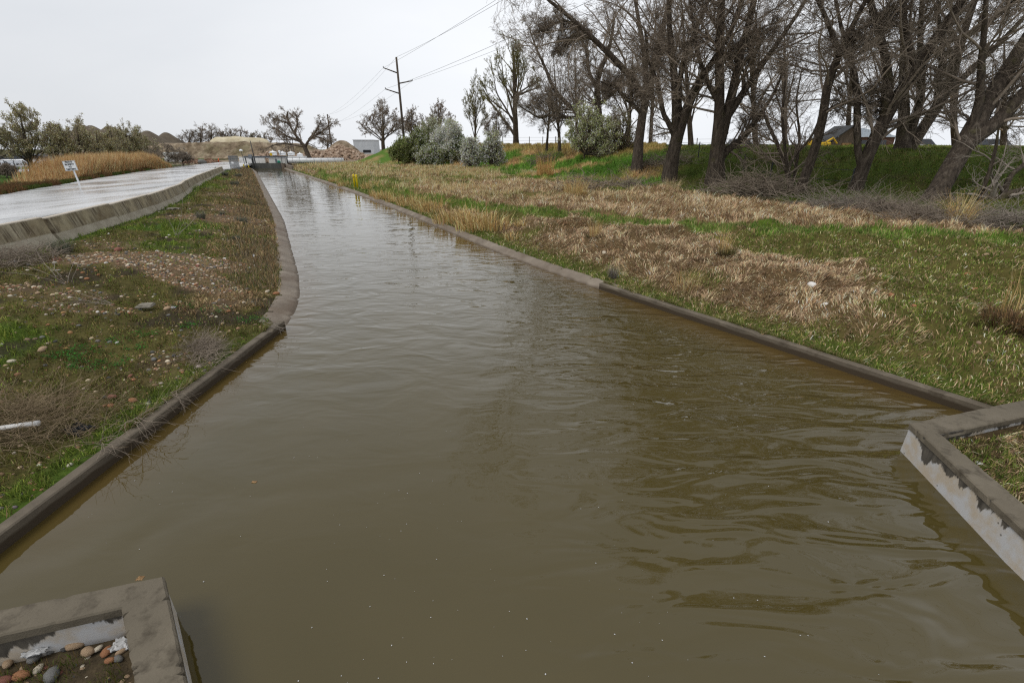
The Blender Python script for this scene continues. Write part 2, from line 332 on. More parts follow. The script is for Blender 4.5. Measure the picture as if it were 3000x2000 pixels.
def ground_colour(x, y):
    z = zones(x, y); n1, n2, n3 = z['n1'][..., None], z['n2'][..., None], z['n3'][..., None]
    w = lambda k: np.asarray(z[k], float)[..., None]
    mx = lambda a, b, t: a * (1 - t) + b * t
    # left
    c = mx(G(72, 66, 40), G(104, 98, 56), n2)
    c = mx(c, G(108, 92, 66), w('dry') * .7); c = mx(c, G(68, 98, 30), w('lush') * .85)
    c = mx(c, G(58, 50, 42), w('bare')); c = mx(c, G(124, 104, 82), w('gravel') * .85)
    # right
    cr = mx(G(84, 82, 44), G(104, 96, 56), n2)
    cr = mx(cr, G(104, 86, 62), w('straw')); cr = mx(cr, G(84, 108, 36), w('band') * .8); cr = mx(cr, G(72, 92, 34), w('strip') * .8)
    up = mx(G(112, 90, 64), G(140, 116, 86), n2)
    s = w('s'); yy = np.asarray(y, float)[..., None]; xx = np.asarray(x, float)[..., None]
    bbw = w('bb'); rut = (np.exp(-((bbw - 1.9) / .22) ** 2) + np.exp(-((bbw - 3.4) / .22) ** 2)) * (xx < 9) * (yy < 60); up = mx(up, G(92, 72, 52), np.clip(rut, 0, 1) * .9)
    debris = sstep(-3.4, -1.4, s) * sstep(34, 31, yy)
    up = mx(up, G(70, 60, 50), debris); up = mx(up, mx(G(132, 114, 80), G(92, 100, 46), sstep(.36, .6, n3)), sstep(22, 32, yy))
    cr = mx(cr, up, w('up'))
    lawn = mx(G(72, 90, 34), G(92, 106, 44), n2); lawn = mx(lawn, G(96, 82, 54), sstep(.5, .75, n1) * .6)
    slope = mx(mx(G(70, 112, 36), G(100, 124, 52), n2), G(168, 138, 98), sstep(.46, .64, fbm(xx / 3.4, yy / 3.4, 51, 4)))
    sl = mx(lawn, slope, sstep(.35, .27, xx / np.maximum(yy, 1) + (n1 - .5) * .1)); cr = mx(cr, sl, sstep(-.6, .8, s) * w('slope') + 0)
    plat = mx(G(150, 128, 84), G(128, 118, 66), n2); cr = mx(cr, plat, sstep(9, 13, s) * sstep(42, 50, yy))
    # left of the road
    cf = mx(G(52, 64, 26), G(84, 72, 44), sstep(.4, .6, n1))
    cf = mx(cf, G(66, 92, 34), sstep(4, 8, xE(yy[..., 0])[..., None] - xx) * (yy < 95))
    cf = np.where((yy > 62) & (yy < 140) & (xx < xE(yy) - 18 + 0 * xx), mx(G(74, 104, 44), G(80, 108, 50), n2), cf)
    c = np.where(w('right') > 0, cr, c); c = np.where(w('far') > 0, cf, c)
    # the yard beyond the gate
    k = sstep(88, 96, yy + (n1 - .5) * 6) * (s < 0)
    c = mx(c, mx(G(138, 122, 102), G(162, 148, 130), n2), k * (xx > xE(yy) - 10))
    inr = (xx > xR(yy)) & (xx < 7.2) & (yy < 4.34 + (xx - 4.46) * .287); c = np.where(inr, mx(G(66, 54, 38), G(96, 82, 58), n2), c)
    ins = ((xx < xL(yy)) & (yy < 2.45)); c = np.where(ins, mx(G(52, 48, 32), G(76, 70, 44), n2), c)
    bed = (xx >= xL(yy)) & (xx <= xR(yy)) & (yy < GATE_Y + .4); c = np.where(bed, G(92, 66, 34), c)
    return c
# ------------------------------------------------------------------ ground: one sheet, rows at constant y, columns measured from the canal's edges
def grow_steps(first, n1, q, total):
    o = [0]; st = first
    while o[-1] < total:
        if len(o) > n1: st *= q
        o.append(o[-1] + st)
    return np.array(o)
def build_ground():
    ys = np.concatenate([-14 + np.arange(0, 13, 1.), np.arange(-1, 34, .14), 34 + grow_steps(.16, 5, 1.035, 1200)])
    ys = np.unique(np.concatenate([ys, [GATE_Y + .38, GATE_Y + .42, 2.36, 2.42, 4.34, 4.40, 4.86, 4.95, 8.07, 10.8]]))
    offs = np.concatenate([grow_steps(.12, 110, 1.06, 900)])
    Lx = xL(ys)[:, None] - offs[::-1][None, :]; Rx = xR(ys)[:, None] + offs[None, :]
    fr = np.array([.0005, .03, .25, .5, .75, .97, .9995]); Mx = xL(ys)[:, None] + (xR(ys) - xL(ys))[:, None] * fr[None]
    X = np.concatenate([Lx, Mx, Rx], 1); Y = np.broadcast_to(ys[:, None], X.shape)
    nl = len(offs)
    Xe = X.copy(); Xe[:, nl - 1] -= 1e-6; Xe[:, nl + 7] += 1e-6; Xe[:, nl - 1] = Xe[:, nl - 1]
    Z = height(Xe, Y)
    bed = slice(nl, nl + 7)
    V = np.stack([X, Y, Z], -1).reshape(-1, 3); m = X.shape[1]; k = len(ys)
    i = (np.arange(k - 1)[:, None] * m + np.arange(m - 1)[None]).ravel()
    Q = np.stack([i, i + 1, i + m + 1, i + m], -1)
    c = ground_colour(Xe, Y).reshape(-1, 3)
    g = mat('ground_cover', [(.3, (196, 196, 192)), (.5, (236, 236, 232)), (.7, (255, 255, 252))], scale=9, attr=True, rough=1, spec=.1, bump=.03, bscale=28)
    o = link('ground', mesh_data('ground', V, Q, None, True, c, [g])); tag(o, kind='structure')
build_ground()
# ------------------------------------------------------------------ water
def water_material():
    m = bpy.data.materials.new('murky_water'); nt = nodes_of(m); N = nt.nodes; L = nt.links
    out = N.new('ShaderNodeOutputMaterial'); b = N.new('ShaderNodeBsdfPrincipled')
    b.inputs['Roughness'].default_value = .025; b.inputs['IOR'].default_value = 1.42; b.inputs['Specular IOR Level'].default_value = .9
    tc = N.new('ShaderNodeTexCoord')
    def noise(scale, stretch, rz=0, detail=3, dist=0, rough=.5):
        mp = N.new('ShaderNodeMapping'); mp.inputs['Scale'].default_value = stretch; mp.inputs['Rotation'].default_value = (0, 0, rz)
        L.new(tc.outputs['Object'], mp.inputs['Vector']); n = N.new('ShaderNodeTexNoise'); n.inputs['Scale'].default_value = scale
        n.inputs['Detail'].default_value = detail; n.inputs['Distortion'].default_value = dist; n.inputs['Roughness'].default_value = rough
        L.new(mp.outputs[0], n.inputs['Vector']); return n.outputs['Fac']
    def math_(op, a, b_=None, c=None):
        n = N.new('ShaderNodeMath'); n.operation = op
        for k, v in enumerate((a, b_, c)):
            if v is None: continue
            if isinstance(v, (int, float)): n.inputs[k].default_value = v
            else: L.new(v, n.inputs[k])
        return n.outputs[0]
    # silt: slow drifts of colour
    cr = N.new('ShaderNodeValToRGB'); L.new(noise(.35, (1, 1, 1), 0, 4, .6), cr.inputs[0])
    e = cr.color_ramp.elements; e[0].position = .35; e[0].color = (.064, .049, .0125, 1); e[1].position = .68; e[1].color = (.075, .057, .0165, 1)
    at_ = N.new('ShaderNodeAttribute'); at_.attribute_name = 'Col'
    sh = N.new('ShaderNodeSeparateColor'); L.new(at_.outputs['Color'], sh.inputs[0])
    mx = N.new('ShaderNodeMix'); mx.data_type = 'RGBA'; L.new(sh.outputs[0], mx.inputs[0]); L.new(cr.outputs[0], mx.inputs[6]); mx.inputs[7].default_value = (.092, .058, .018, 1)
    L.new(mx.outputs[2], b.inputs['Base Color'])
    # ripples: G = how rough the water runs, set along the canal
    fine = noise(3.2, (1, 2.1, 1), R(24), 3, .4)
    mid = noise(1.15, (1, 1.9, 1), R(8), 2, .9)
    swell = noise(.42, (1, 1.5, 1), R(-20), 1, 1.2)
    cross = noise(1.7, (.55, 1.7, 1), R(38), 2, .8)
    h = math_('MULTIPLY', fine, .012); h = math_('MULTIPLY_ADD', mid, .05, h); h = math_('MULTIPLY', h, sh.outputs[1])
    h = math_('MULTIPLY_ADD', swell, .03, h)
    h = math_('MULTIPLY_ADD', math_('MULTIPLY', cross, sh.outputs[2]), .085, h)
    bp = N.new('ShaderNodeBump'); bp.inputs['Strength'].default_value = 1; bp.inputs['Distance'].default_value = 1.
    L.new(h, bp.inputs['Height']); L.new(bp.outputs[0], b.inputs['Normal']); L.new(b.outputs[0], out.inputs[0])
    return m
def build_water():
    ys = np.concatenate([np.arange(-14, 0, 1.), np.arange(0, 40, .25), np.arange(40, GATE_Y + .3, .5)]); fr = np.concatenate([[0, .01, .03, .06], np.linspace(.1, .9, 20), [.94, .97, .99, 1]])
    a = xL(ys) - .05; b = xR(ys) + .05
    a[ys < 2.6] -= 0
    X = a[:, None] + (b - a)[:, None] * fr; Y = np.broadcast_to(ys[:, None], X.shape)
    V = np.stack([X, Y, 0 * X], -1).reshape(-1, 3); m = X.shape[1]
    i = (np.arange(len(ys) - 1)[:, None] * m + np.arange(m - 1)[None]).ravel(); Q = np.stack([i, i + 1, i + m + 1, i + m], -1)
    dR = xRw(Y) - X; dL = X - xLw(Y)
    sed = sstep(1.3, 0, dR) * .85 * sstep(4, 6, Y) + sstep(.8, 0, dL) * sstep(2, 4, Y) * .6
    rough = np.interp(Y, [0, 4.5, 7, 11, 18, 30, 50, 85], [.08, .14, .5, .7, .38, .17, .08, .04])
    cross = sstep(-.6, 2.2, X - (Y - 6) * .05) * np.interp(Y, [0, 3, 6, 12, 18], [.55, .9, 1, .9, .3])
    c = np.stack([sed, rough, cross], -1).reshape(-1, 3)
    tag(link('water', mesh_data('water', V, Q, None, True, c, [water_material()])), kind='structure')
build_water()
# ------------------------------------------------------------------ strips along the canal
def sweep(pts, prof, mats, name, smooth=True, z0=0., dips=None, caps=True):
    """pts (n,2) centre line; prof list of (offset to the left, z)"""
    P = np.array(pts, float); T = np.gradient(P, axis=0); T /= np.linalg.norm(T, axis=1, keepdims=True)
    Nn = np.stack([-T[:, 1], T[:, 0]], 1); pr = np.array(prof, float); m = len(pr)
    V = np.zeros((len(P), m, 3)); V[:, :, :2] = P[:, None] + Nn[:, None] * pr[None, :, :1]; V[:, :, 2] = pr[None, :, 1] + z0
    if dips is not None: V[:, :, 2] += dips[:, None]
    Q = [(i * m + j, i * m + j + 1, (i + 1) * m + j + 1, (i + 1) * m + j) for i in range(len(P) - 1) for j in range(m - 1)]
    T_ = []
    if caps: T_ = [(0, j, j + 1) for j in range(1, m - 1)] + [((len(P) - 1) * m, (len(P) - 1) * m + j + 1, (len(P) - 1) * m + j) for j in range(1, m - 1)]
    return mesh_data(name, V.reshape(-1, 3), Q, T_, smooth, mats=mats)
def resample(pts, step):
    P = np.array(pts, float); d = np.r_[0, np.cumsum(np.linalg.norm(np.diff(P, axis=0), axis=1))]
    n = max(2, int(round(d[-1] / step)) + 1); s = np.linspace(0, d[-1], n)
    return np.stack([np.interp(s, d, P[:, k]) for k in range(P.shape[1])], 1), s
for side, fx, lab in ((-1, xLw, 'rounded concrete lip curving along the left water edge'), (1, xRw, 'narrow sloping concrete lip along the right water edge')):
    y0 = 7.6 if side < 0 else 10.2
    ys = np.concatenate([np.arange(y0, 34, .2), np.arange(34, 84.5, .5)]); P, s = resample(np.stack([fx(ys), ys], 1), .11)
    # smooth the bends
    for _ in range(12): P[1:-1] = (P[:-2] + 2 * P[1:-1] + P[2:]) / 4
    dip = -.028 * (np.mod(s, 1.25) < .1) + .012 * (fbm(s / 1.1, s * 0, 4) - .5)
    prof = [(.16, -.14), (.07, -.045), (0., .0), (-.12, .06), (-.25, .115), (-.34, .15), (-.42, .155), (-.5, .10)]
    if side < 0: prof = [(-a, z) for a, z in prof][::1]; prof = [(-o, z) for o, z in prof]; prof = [(-o, z) for o, z in prof]
    sc = 1.05 if side < 0 else .72
    prof = [(o * sc, z) for o, z in prof]
    me = sweep(P, prof, [M['lip']], 'canal_lip', dips=dip)
    tag(link('canal_lip', me), lab, 'canal lining')
# near copings
def wet_foot(m, z0, z1, colour):
    nt = m.node_tree; N = nt.nodes; L = nt.links; b = [n for n in N if n.type == 'BSDF_PRINCIPLED'][0]; src = b.inputs['Base Color'].links[0].from_socket
    g = N.new('ShaderNodeNewGeometry'); sp = N.new('ShaderNodeSeparateXYZ'); L.new(g.outputs['Position'], sp.inputs[0]); nz = N.new('ShaderNodeTexNoise'); nz.inputs['Scale'].default_value = 3; nz.inputs['Detail'].default_value = 6; L.new(g.outputs['Position'], nz.inputs['Vector'])
    ad = N.new('ShaderNodeMath'); ad.operation = 'MULTIPLY_ADD'; L.new(nz.outputs['Fac'], ad.inputs[0]); ad.inputs[1].default_value = -.08; L.new(sp.outputs[2], ad.inputs[2])
    mr = N.new('ShaderNodeMapRange'); mr.inputs['From Min'].default_value = z1 - .04; mr.inputs['From Max'].default_value = z0 - .04; L.new(ad.outputs[0], mr.inputs['Value'])
    mx = N.new('ShaderNodeMix'); mx.data_type = 'RGBA'; L.new(mr.outputs[0], mx.inputs[0]); L.new(src, mx.inputs[6]); mx.inputs[7].default_value = (*lin(colour), 1); L.new(mx.outputs[2], b.inputs['Base Color'])
wet_foot(M['coping'], .075, .10, (66, 56, 43)); wet_foot(M['lip'], .0, .045, (84, 72, 58))
def coping(name, a, b, lab, w=.135, z=.16, side=1):
    a = np.array(a, float); b = np.array(b, float); n = int(np.linalg.norm(b - a) / .12)
    t = np.linspace(0, 1, n)[:, None]; P = a + (b - a) * t
    wob = (fbm(np.arange(n) / 3., np.zeros(n), 8) - .5) * .012
    prof = [(w / 2, -.5), (w / 2, z - .012), (w / 2 - .015, z), (-w / 2 + .015, z), (-w / 2, z - .012), (-w / 2, -.5)]
    o = link(name, sweep(P, prof, [M['coping']], name, smooth=False, dips=wob * .5 - .03 * (np.mod(np.arange(n) * .12, 3.05) < .1))); return tag(o, lab, 'canal edge')
coping('coping_wall', (-4.46, 1.45), (-4.44, 8.2), 'low straight concrete coping along the near left bank, dead twigs hanging over it')
coping('coping_wall', (6.22, 4.9), (2.2, 10.88), 'low straight concrete coping along the near right bank below the straw grass')
# wing walls in the foreground: top slab plus whitewashed faces
def wing(name, outer, inner, ztop, lab, zin):
    """outer/inner: matching polylines in plan (water side, land side)"""
    t = thing(name, lab, 'wing wall', (*((np.array(outer[1]) + np.array(inner[1])) / 2), 0))
    o = np.array(t.location)
    A = np.array(outer, float) - o[:2]; B = np.array(inner, float) - o[:2]
    def subdiv(P, n=14): return np.concatenate([np.linspace(P[k], P[k + 1], n, endpoint=False) for k in range(len(P) - 1)] + [P[-1:]])
    A, B = subdiv(A, 60), subdiv(B, 60); c = .012
    nrm = (A - B) / np.linalg.norm(A - B, axis=1, keepdims=True); q = np.arange(len(A)); chip = lambda s: ((fbm(q / 2.2, q * 0., s) - .5) * .009 - .03 * sstep(.8, .92, vnoise(q / 1.6, q * 0., s + 5)))[:, None] * nrm
    rows = [(A, ztop - .07), (A + chip(1), ztop - c), (A - nrm * c + chip(1), ztop), (A - nrm * .08, ztop + .001), (B + nrm * .08, ztop + .001), (B + nrm * c - chip(2), ztop), (B - chip(2), ztop - c), (B, ztop - .07)]
    n = len(A); V = np.concatenate([np.c_[p, np.full(n, z)] for p, z in rows])
    Q = [(k * n + i, k * n + i + 1, (k + 1) * n + i + 1, (k + 1) * n + i) for k in range(len(rows) - 1) for i in range(n - 1)]
    link('cap', mesh_data('cap', V, Q, None, False, mats=[M['cap']]), t)
    A2 = A - nrm * .012; B2 = B + nrm * .012
    V = np.concatenate([np.c_[A2, np.full(n, -.9)], np.c_[A2, np.full(n, ztop - .02)], np.c_[B2, np.full(n, ztop - .02)], np.c_[B2, np.full(n, -.9)]])
    Q = [(k * n + i, k * n + i + 1, (k + 1) * n + i + 1, (k + 1) * n + i) for k in (0, 1, 2) for i in range(n - 1)]
    link('wall_face', mesh_data('wall_face', V, Q, None, False, mats=[M['limewash']]), t)
    return t
M['cap'] = mat('smooth_concrete_cap', [(.3, (92, 85, 72)), (.6, (108, 100, 86)), (.8, (120, 112, 98))], scale=2, bump=.004, bscale=70, rough=.85, stretch=(1, 1, 1), second=((66, 59, 48), 6, .52, .72))
def limewash():
    m = bpy.data.materials.new('peeling_limewash'); nt = nodes_of(m); N = nt.nodes; L = nt.links
    out = N.new('ShaderNodeOutputMaterial'); b = N.new('ShaderNodeBsdfPrincipled'); b.inputs['Roughness'].default_value = .85
    g = N.new('ShaderNodeNewGeometry'); sp = N.new('ShaderNodeSeparateXYZ'); L.new(g.outputs['Position'], sp.inputs[0])
    def nz(scale, st, detail=6):
        mp = N.new('ShaderNodeMapping'); mp.inputs['Scale'].default_value = st; L.new(g.outputs['Position'], mp.inputs['Vector'])
        n = N.new('ShaderNodeTexNoise'); n.inputs['Scale'].default_value = scale; n.inputs['Detail'].default_value = detail; n.inputs['Roughness'].default_value = .6; L.new(mp.outputs[0], n.inputs['Vector']); return n.outputs['Fac']
    a = nz(2.6, (1, 1, .22)); a2 = nz(26, (1, 1, .3))
    def mt(op, x, y, z=None):
        n = N.new('ShaderNodeMath'); n.operation = op
        for k, v in enumerate((x, y, z)):
            if v is None: continue
            if isinstance(v, (int, float)): n.inputs[k].default_value = v
            else: L.new(v, n.inputs[k])
        return n.outputs[0]
    # bare where  z > line(noise)
    line = mt('MULTIPLY_ADD', a, -.85, .735); line = mt('MULTIPLY_ADD', a2, -.10, line)
    df = mt('SUBTRACT', sp.outputs[2], line); mr = N.new('ShaderNodeMapRange'); mr.inputs['From Min'].default_value = -.012; mr.inputs['From Max'].default_value = .012; L.new(df, mr.inputs['Value'])
    cr = N.new('ShaderNodeValToRGB'); L.new(nz(5, (1, 1, 1)), cr.inputs[0]); cr.color_ramp.elements[0].position = .4; cr.color_ramp.elements[0].color = (*lin((178, 166, 148)), 1); cr.color_ramp.elements[1].position = .6; cr.color_ramp.elements[1].color = (*lin((184, 184, 184)), 1)
    c2 = N.new('ShaderNodeValToRGB'); L.new(nz(12, (1, 1, .3)), c2.inputs[0]); c2.color_ramp.elements[0].color = (*lin((48, 44, 38)), 1); c2.color_ramp.elements[1].color = (*lin((96, 90, 80)), 1); c2.color_ramp.elements[0].position = .3; c2.color_ramp.elements[1].position = .7
    mx = N.new('ShaderNodeMix'); mx.data_type = 'RGBA'; L.new(mr.outputs[0], mx.inputs[0]); L.new(cr.outputs[0], mx.inputs[6]); L.new(c2.outputs[0], mx.inputs[7])
    # speckles
    v = N.new('ShaderNodeTexVoronoi'); v.inputs['Scale'].default_value = 9; L.new(g.outputs['Position'], v.inputs['Vector'])
    ms = N.new('ShaderNodeMapRange'); ms.inputs['From Min'].default_value = .1; ms.inputs['From Max'].default_value = .07; L.new(v.outputs['Distance'], ms.inputs['Value'])
    m3 = N.new('ShaderNodeMix'); m3.data_type = 'RGBA'; L.new(mt('MULTIPLY', ms.outputs[0], .7), m3.inputs[0]); L.new(mx.outputs[2], m3.inputs[6]); m3.inputs[7].default_value = (*lin((60, 52, 44)), 1)
    L.new(m3.outputs[2], b.inputs['Base Color']); L.new(b.outputs[0], out.inputs[0]); return m
M['limewash'] = limewash()
def pit_soil():
    g = mat('damp_soil', [(.3, (52, 44, 32)), (.7, (84, 72, 52))], scale=14, bump=.02, bscale=40, rough=1); n = 26; out = []
    X, Y = np.meshgrid(np.linspace(-4.42, -1.99, n), np.linspace(.8, 2.12, n)); top = np.minimum(1.56 + (X + 4.42) * .3056 + .03, 2.1 - (X + 2.62) * 1.04 + .03); Y = np.minimum(Y, top); Z = .1 + (fbm(X / .2, Y / .2, 3) - .5) * .05
    i = (np.arange(n - 1)[:, None] * n + np.arange(n - 1)[None]).ravel(); tag(link('soil', mesh_data('soil', np.stack([X, Y, Z], -1), np.stack([i, i + 1, i + n + 1, i + n], -1), None, True, mats=[g])), kind='structure')
pit_soil()
wing('wing_wall', [(-4.42, 1.82), (-2.51, 2.36), (-1.87, 1.64), (-1.72, .9)], [(-4.42, 1.56), (-2.62, 2.11), (-2.13, 1.6), (-1.98, .8)], .37,
     'concrete corner wall in the near left foreground with cobbles inside', .1)
wing('wing_wall', [(3.92, 1.2), (4.13, 2.79), (4.46, 4.34), (6.9, 5.04)], [(4.2, 1.2), (4.38, 2.75), (4.62, 4.12), (6.9, 4.76)], .37,
     'concrete corner wall on the near right with peeling whitewash above the water', .24)
# ------------------------------------------------------------------ road and barriers
def build_road():
    ys = np.concatenate([np.arange(-14, 60, .5), np.arange(60, 98, 1.)])
    b = xB(ys) - .02; far = np.interp(ys, [60, 66, 97], [0, 1.2, 4.]); b = b + far; e = xE(ys) + (fbm(ys / .9, ys * 0, 6) - .5) * .35
    fr = np.linspace(0, 1, 9); X = e[:, None] + (b - e)[:, None] * fr; Y = np.broadcast_to(ys[:, None], X.shape)
    wave = (fbm(X / 6, Y / 6, 66) - .5) * .05
    Z = .742 + wave + 0 * X
    X = np.concatenate([X[:, :1] - .05, X, X[:, -1:] + .02], 1); Y = np.concatenate([Y[:, :1], Y, Y[:, -1:]], 1); Z = np.concatenate([Z[:, :1] * 0 + .5, Z, Z[:, -1:] * 0 + .5], 1)
    m = X.shape[1]; i = (np.arange(len(ys) - 1)[:, None] * m + np.arange(m - 1)[None]).ravel()
    me = mesh_data('road', np.stack([X, Y, Z], -1), np.stack([i, i + 1, i + m + 1, i + m], -1), None, False, mats=[M['road']]); tag(link('road', me), kind='structure')
def road_material():
    m = bpy.data.materials.new('wet_worn_asphalt'); nt = nodes_of(m); N = nt.nodes; L = nt.links
    out = N.new('ShaderNodeOutputMaterial'); b = N.new('ShaderNodeBsdfPrincipled'); tc = N.new('ShaderNodeTexCoord')
    def nz(scale, st, rz, detail=5, dist=0.):
        mp = N.new('ShaderNodeMapping'); mp.inputs['Scale'].default_value = st; mp.inputs['Rotation'].default_value = (0, 0, rz); mp.vector_type = 'TEXTURE' if 0 else 'POINT'
        L.new(tc.outputs['Object'], mp.inputs['Vector']); n = N.new('ShaderNodeTexNoise'); n.inputs['Scale'].default_value = scale; n.inputs['Detail'].default_value = detail; n.inputs['Distortion'].default_value = dist
        L.new(mp.outputs[0], n.inputs['Vector']); return n.outputs['Fac']
    base = N.new('ShaderNodeValToRGB'); L.new(nz(.5, (1, .15, 1), R(-25)), base.inputs[0])
    e = base.color_ramp.elements; e[0].position = .3; e[0].color = (*lin((172, 172, 172)), 1); e[1].position = .7; e[1].color = (*lin((204, 204, 204)), 1)
    mr = N.new('ShaderNodeMapRange'); L.new(nz(.55, (1, .09, 1), R(-25), 6, .3), mr.inputs['Value']); mr.inputs['From Min'].default_value = .56; mr.inputs['From Max'].default_value = .66
    mx = N.new('ShaderNodeMix'); mx.data_type = 'RGBA'; L.new(mr.outputs[0], mx.inputs[0]); L.new(base.outputs[0], mx.inputs[6]); mx.inputs[7].default_value = (*lin((92, 90, 88)), 1)
    L.new(mx.outputs[2], b.inputs['Base Color'])
    rr = N.new('ShaderNodeMapRange'); L.new(nz(.9, (1, .2, 1), R(-25)), rr.inputs['Value']); rr.inputs['From Min'].default_value = .35; rr.inputs['From Max'].default_value = .65; rr.inputs['To Min'].default_value = .08; rr.inputs['To Max'].default_value = .32
    L.new(rr.outputs[0], b.inputs['Roughness']); L.new(b.outputs[0], out.inputs[0])
    bp = N.new('ShaderNodeBump'); bp.inputs['Distance'].default_value = .004; L.new(nz(12, (1, 1, 1), 0), bp.inputs['Height']); L.new(bp.outputs[0], b.inputs['Normal'])
    return m
M['road'] = road_material(); build_road()
ORD = ['first', 'second', 'third', 'fourth', 'fifth', 'sixth', 'seventh', 'eighth', 'ninth', 'tenth', 'eleventh', 'twelfth', 'thirteenth', 'fourteenth', 'fifteenth', 'sixteenth', 'seventeenth', 'eighteenth', 'nineteenth', 'twentieth']
def barrier_material():
    m = bpy.data.materials.new('stained_barrier_concrete'); nt = nodes_of(m); N = nt.nodes; L = nt.links
    out = N.new('ShaderNodeOutputMaterial'); b = N.new('ShaderNodeBsdfPrincipled'); b.inputs['Roughness'].default_value = .85; tc = N.new('ShaderNodeTexCoord'); oi = N.new('ShaderNodeObjectInfo')
    add = N.new('ShaderNodeVectorMath'); add.operation = 'ADD'; cb = N.new('ShaderNodeCombineXYZ'); ml = N.new('ShaderNodeMath'); ml.operation = 'MULTIPLY'; L.new(oi.outputs['Random'], ml.inputs[0]); ml.inputs[1].default_value = 40; L.new(ml.outputs[0], cb.inputs[0])
    L.new(tc.outputs['Object'], add.inputs[0]); L.new(cb.outputs[0], add.inputs[1]); sp = N.new('ShaderNodeSeparateXYZ'); L.new(tc.outputs['Object'], sp.inputs[0])
    def nz(scale, st, detail=6):
        mp = N.new('ShaderNodeMapping'); mp.inputs['Scale'].default_value = st; L.new(add.outputs[0], mp.inputs['Vector']); n = N.new('ShaderNodeTexNoise'); n.inputs['Scale'].default_value = scale; n.inputs['Detail'].default_value = detail; n.inputs['Roughness'].default_value = .65; L.new(mp.outputs[0], n.inputs['Vector']); return n.outputs['Fac']
    def ramp(v, p0, c0, p1, c1):
        r = N.new('ShaderNodeValToRGB'); L.new(v, r.inputs[0]); e = r.color_ramp.elements; e[0].position = p0; e[0].color = (*lin(c0), 1); e[1].position = p1; e[1].color = (*lin(c1), 1); return r.outputs[0]
    def mixc(f, a, c): x = N.new('ShaderNodeMix'); x.data_type = 'RGBA'; L.new(f, x.inputs[0]); L.new(a, x.inputs[6]); L.new(c, x.inputs[7]); return x.outputs[2]
    def mrange(v, a, c): r = N.new('ShaderNodeMapRange'); r.inputs['From Min'].default_value = a; r.inputs['From Max'].default_value = c; L.new(v, r.inputs['Value']); return r.outputs[0]
    base = ramp(nz(3, (1, 1, 1)), .3, (142, 132, 114), .7, (172, 164, 146)); upper = ramp(nz(1.2, (1, .2, .6)), .35, (104, 88, 62), .65, (168, 156, 128))
    streak = ramp(nz(7, (1.2, .03, .10)), .4, (74, 60, 40), .62, (176, 166, 142)); up = mixc(mrange(nz(1.6, (.8, .8, .8), 3), .4, .6), upper, streak)
    c = mixc(mrange(sp.outputs[2], .33, .36), base, up); pale = ramp(nz(8, (1, 1, 1)), .3, (176, 164, 148), .7, (198, 190, 176)); c = mixc(mrange(sp.outputs[2], .775, .8), c, pale)
    L.new(c, b.inputs['Base Color']); L.new(b.outputs[0], out.inputs[0]); return m
M['barrier'] = barrier_material()
def barriers():
    P, s = resample(BAR, 3.85)
    half = [(.31, 0), (.31, .09), (.19, .33), (.085, .79), (.07, .81)]
    prof = [(a, z) for a, z in half] + [(-a, z) for a, z in half[::-1]]
    for k in range(len(P) - 1):
        a, b = P[k], P[k + 1]; d = b - a; L_ = np.linalg.norm(d); c = (a + b) / 2; ang = math.atan2(d[1], d[0])
        zb = .52 - .012 * k
        j = random.uniform(-.05, .05)
        n = 2; x0, x1 = -L_ / 2 + .08, L_ / 2 - .08
        V = [(x, p + 0 * j, z) for x in (x0, x1) for p, z in prof]; m = len(prof)
        Q = [(i, i + 1, m + i + 1, m + i) for i in range(m - 1)]; T = [(0, i + 1, i) for i in range(1, m - 1)] + [(m, m + i, m + i + 1) for i in range(1, m - 1)]
        V = np.array(V)[:, :]
        me = mesh_data('concrete_barrier', V, Q, T, False, mats=[M['barrier']])
        near = {0: 'nearest', }
        o = link('concrete_barrier', me, None, (c[0], c[1], zb)); o.rotation_euler = (R(random.uniform(-1, 1)), R(random.uniform(-.6, .6)), ang + R(random.uniform(-.8, .8)))
        tag(o, f'{ORD[k]} stained concrete road barrier from the near left end of the row', 'barrier', 'concrete barriers along the wet road')
        # a lifting slot pair would be below view; keep the joint key
barriers()
# ------------------------------------------------------------------ grasses
def blade_mesh(name, x, y, z, L_, W_, az, lean, col, parent=None, kind='stuff', mat_=None, curl=1.6, loc=None):
    n = len(x); dirx, diry = np.cos(az), np.sin(az)
    fa = rng.uniform(0, 2 * PI, n); sx, sy = np.cos(fa), np.sin(fa)
    V = np.zeros((n, 5, 3)); b = np.stack([x, y, z], 1)
    hw = (W_ / 2)[:, None]; S = np.stack([sx, sy, 0 * sx], 1)
    a1 = lean * .55; a2 = np.minimum(lean * curl, 1.75)
    m = b + (L_ * .5)[:, None] * np.stack([np.sin(a1) * dirx, np.sin(a1) * diry, np.cos(a1)], 1)
    t = m + (L_ * .5)[:, None] * np.stack([np.sin(a2) * dirx, np.sin(a2) * diry, np.cos(a2)], 1)
    V[:, 0] = b - S * hw; V[:, 1] = b + S * hw; V[:, 2] = m + S * hw * .8; V[:, 3] = m - S * hw * .8; V[:, 4] = t
    i = np.arange(n)[:, None] * 5
    Q = i + np.array([[0, 1, 2, 3]]); T = i + np.array([[3, 2, 4]])
    me = mesh_data(name, V.reshape(-1, 3), Q, T, True, np.repeat(col, 5, axis=0), [mat_ or M['blade']])
    o = link(name, me, parent, loc); tag(o, kind=kind) if kind else None
    return o
def polar(n, r0, r1, a0=-62, a1=62):
    r = r0 * (r1 / r0) ** rng.random(n); a = np.radians(rng.uniform(a0, a1, n)); return r * np.sin(a), r * np.cos(a), r
def jit(c, s=.18):
    n = len(c); return np.clip(c * (1 + rng.normal(0, s, (n, 1))) * (1 + rng.normal(0, .05, (n, 3))), .004, .9)
def pick(pal, n): return np.array([lin(p) for p in pal])[rng.integers(0, len(pal), n)]
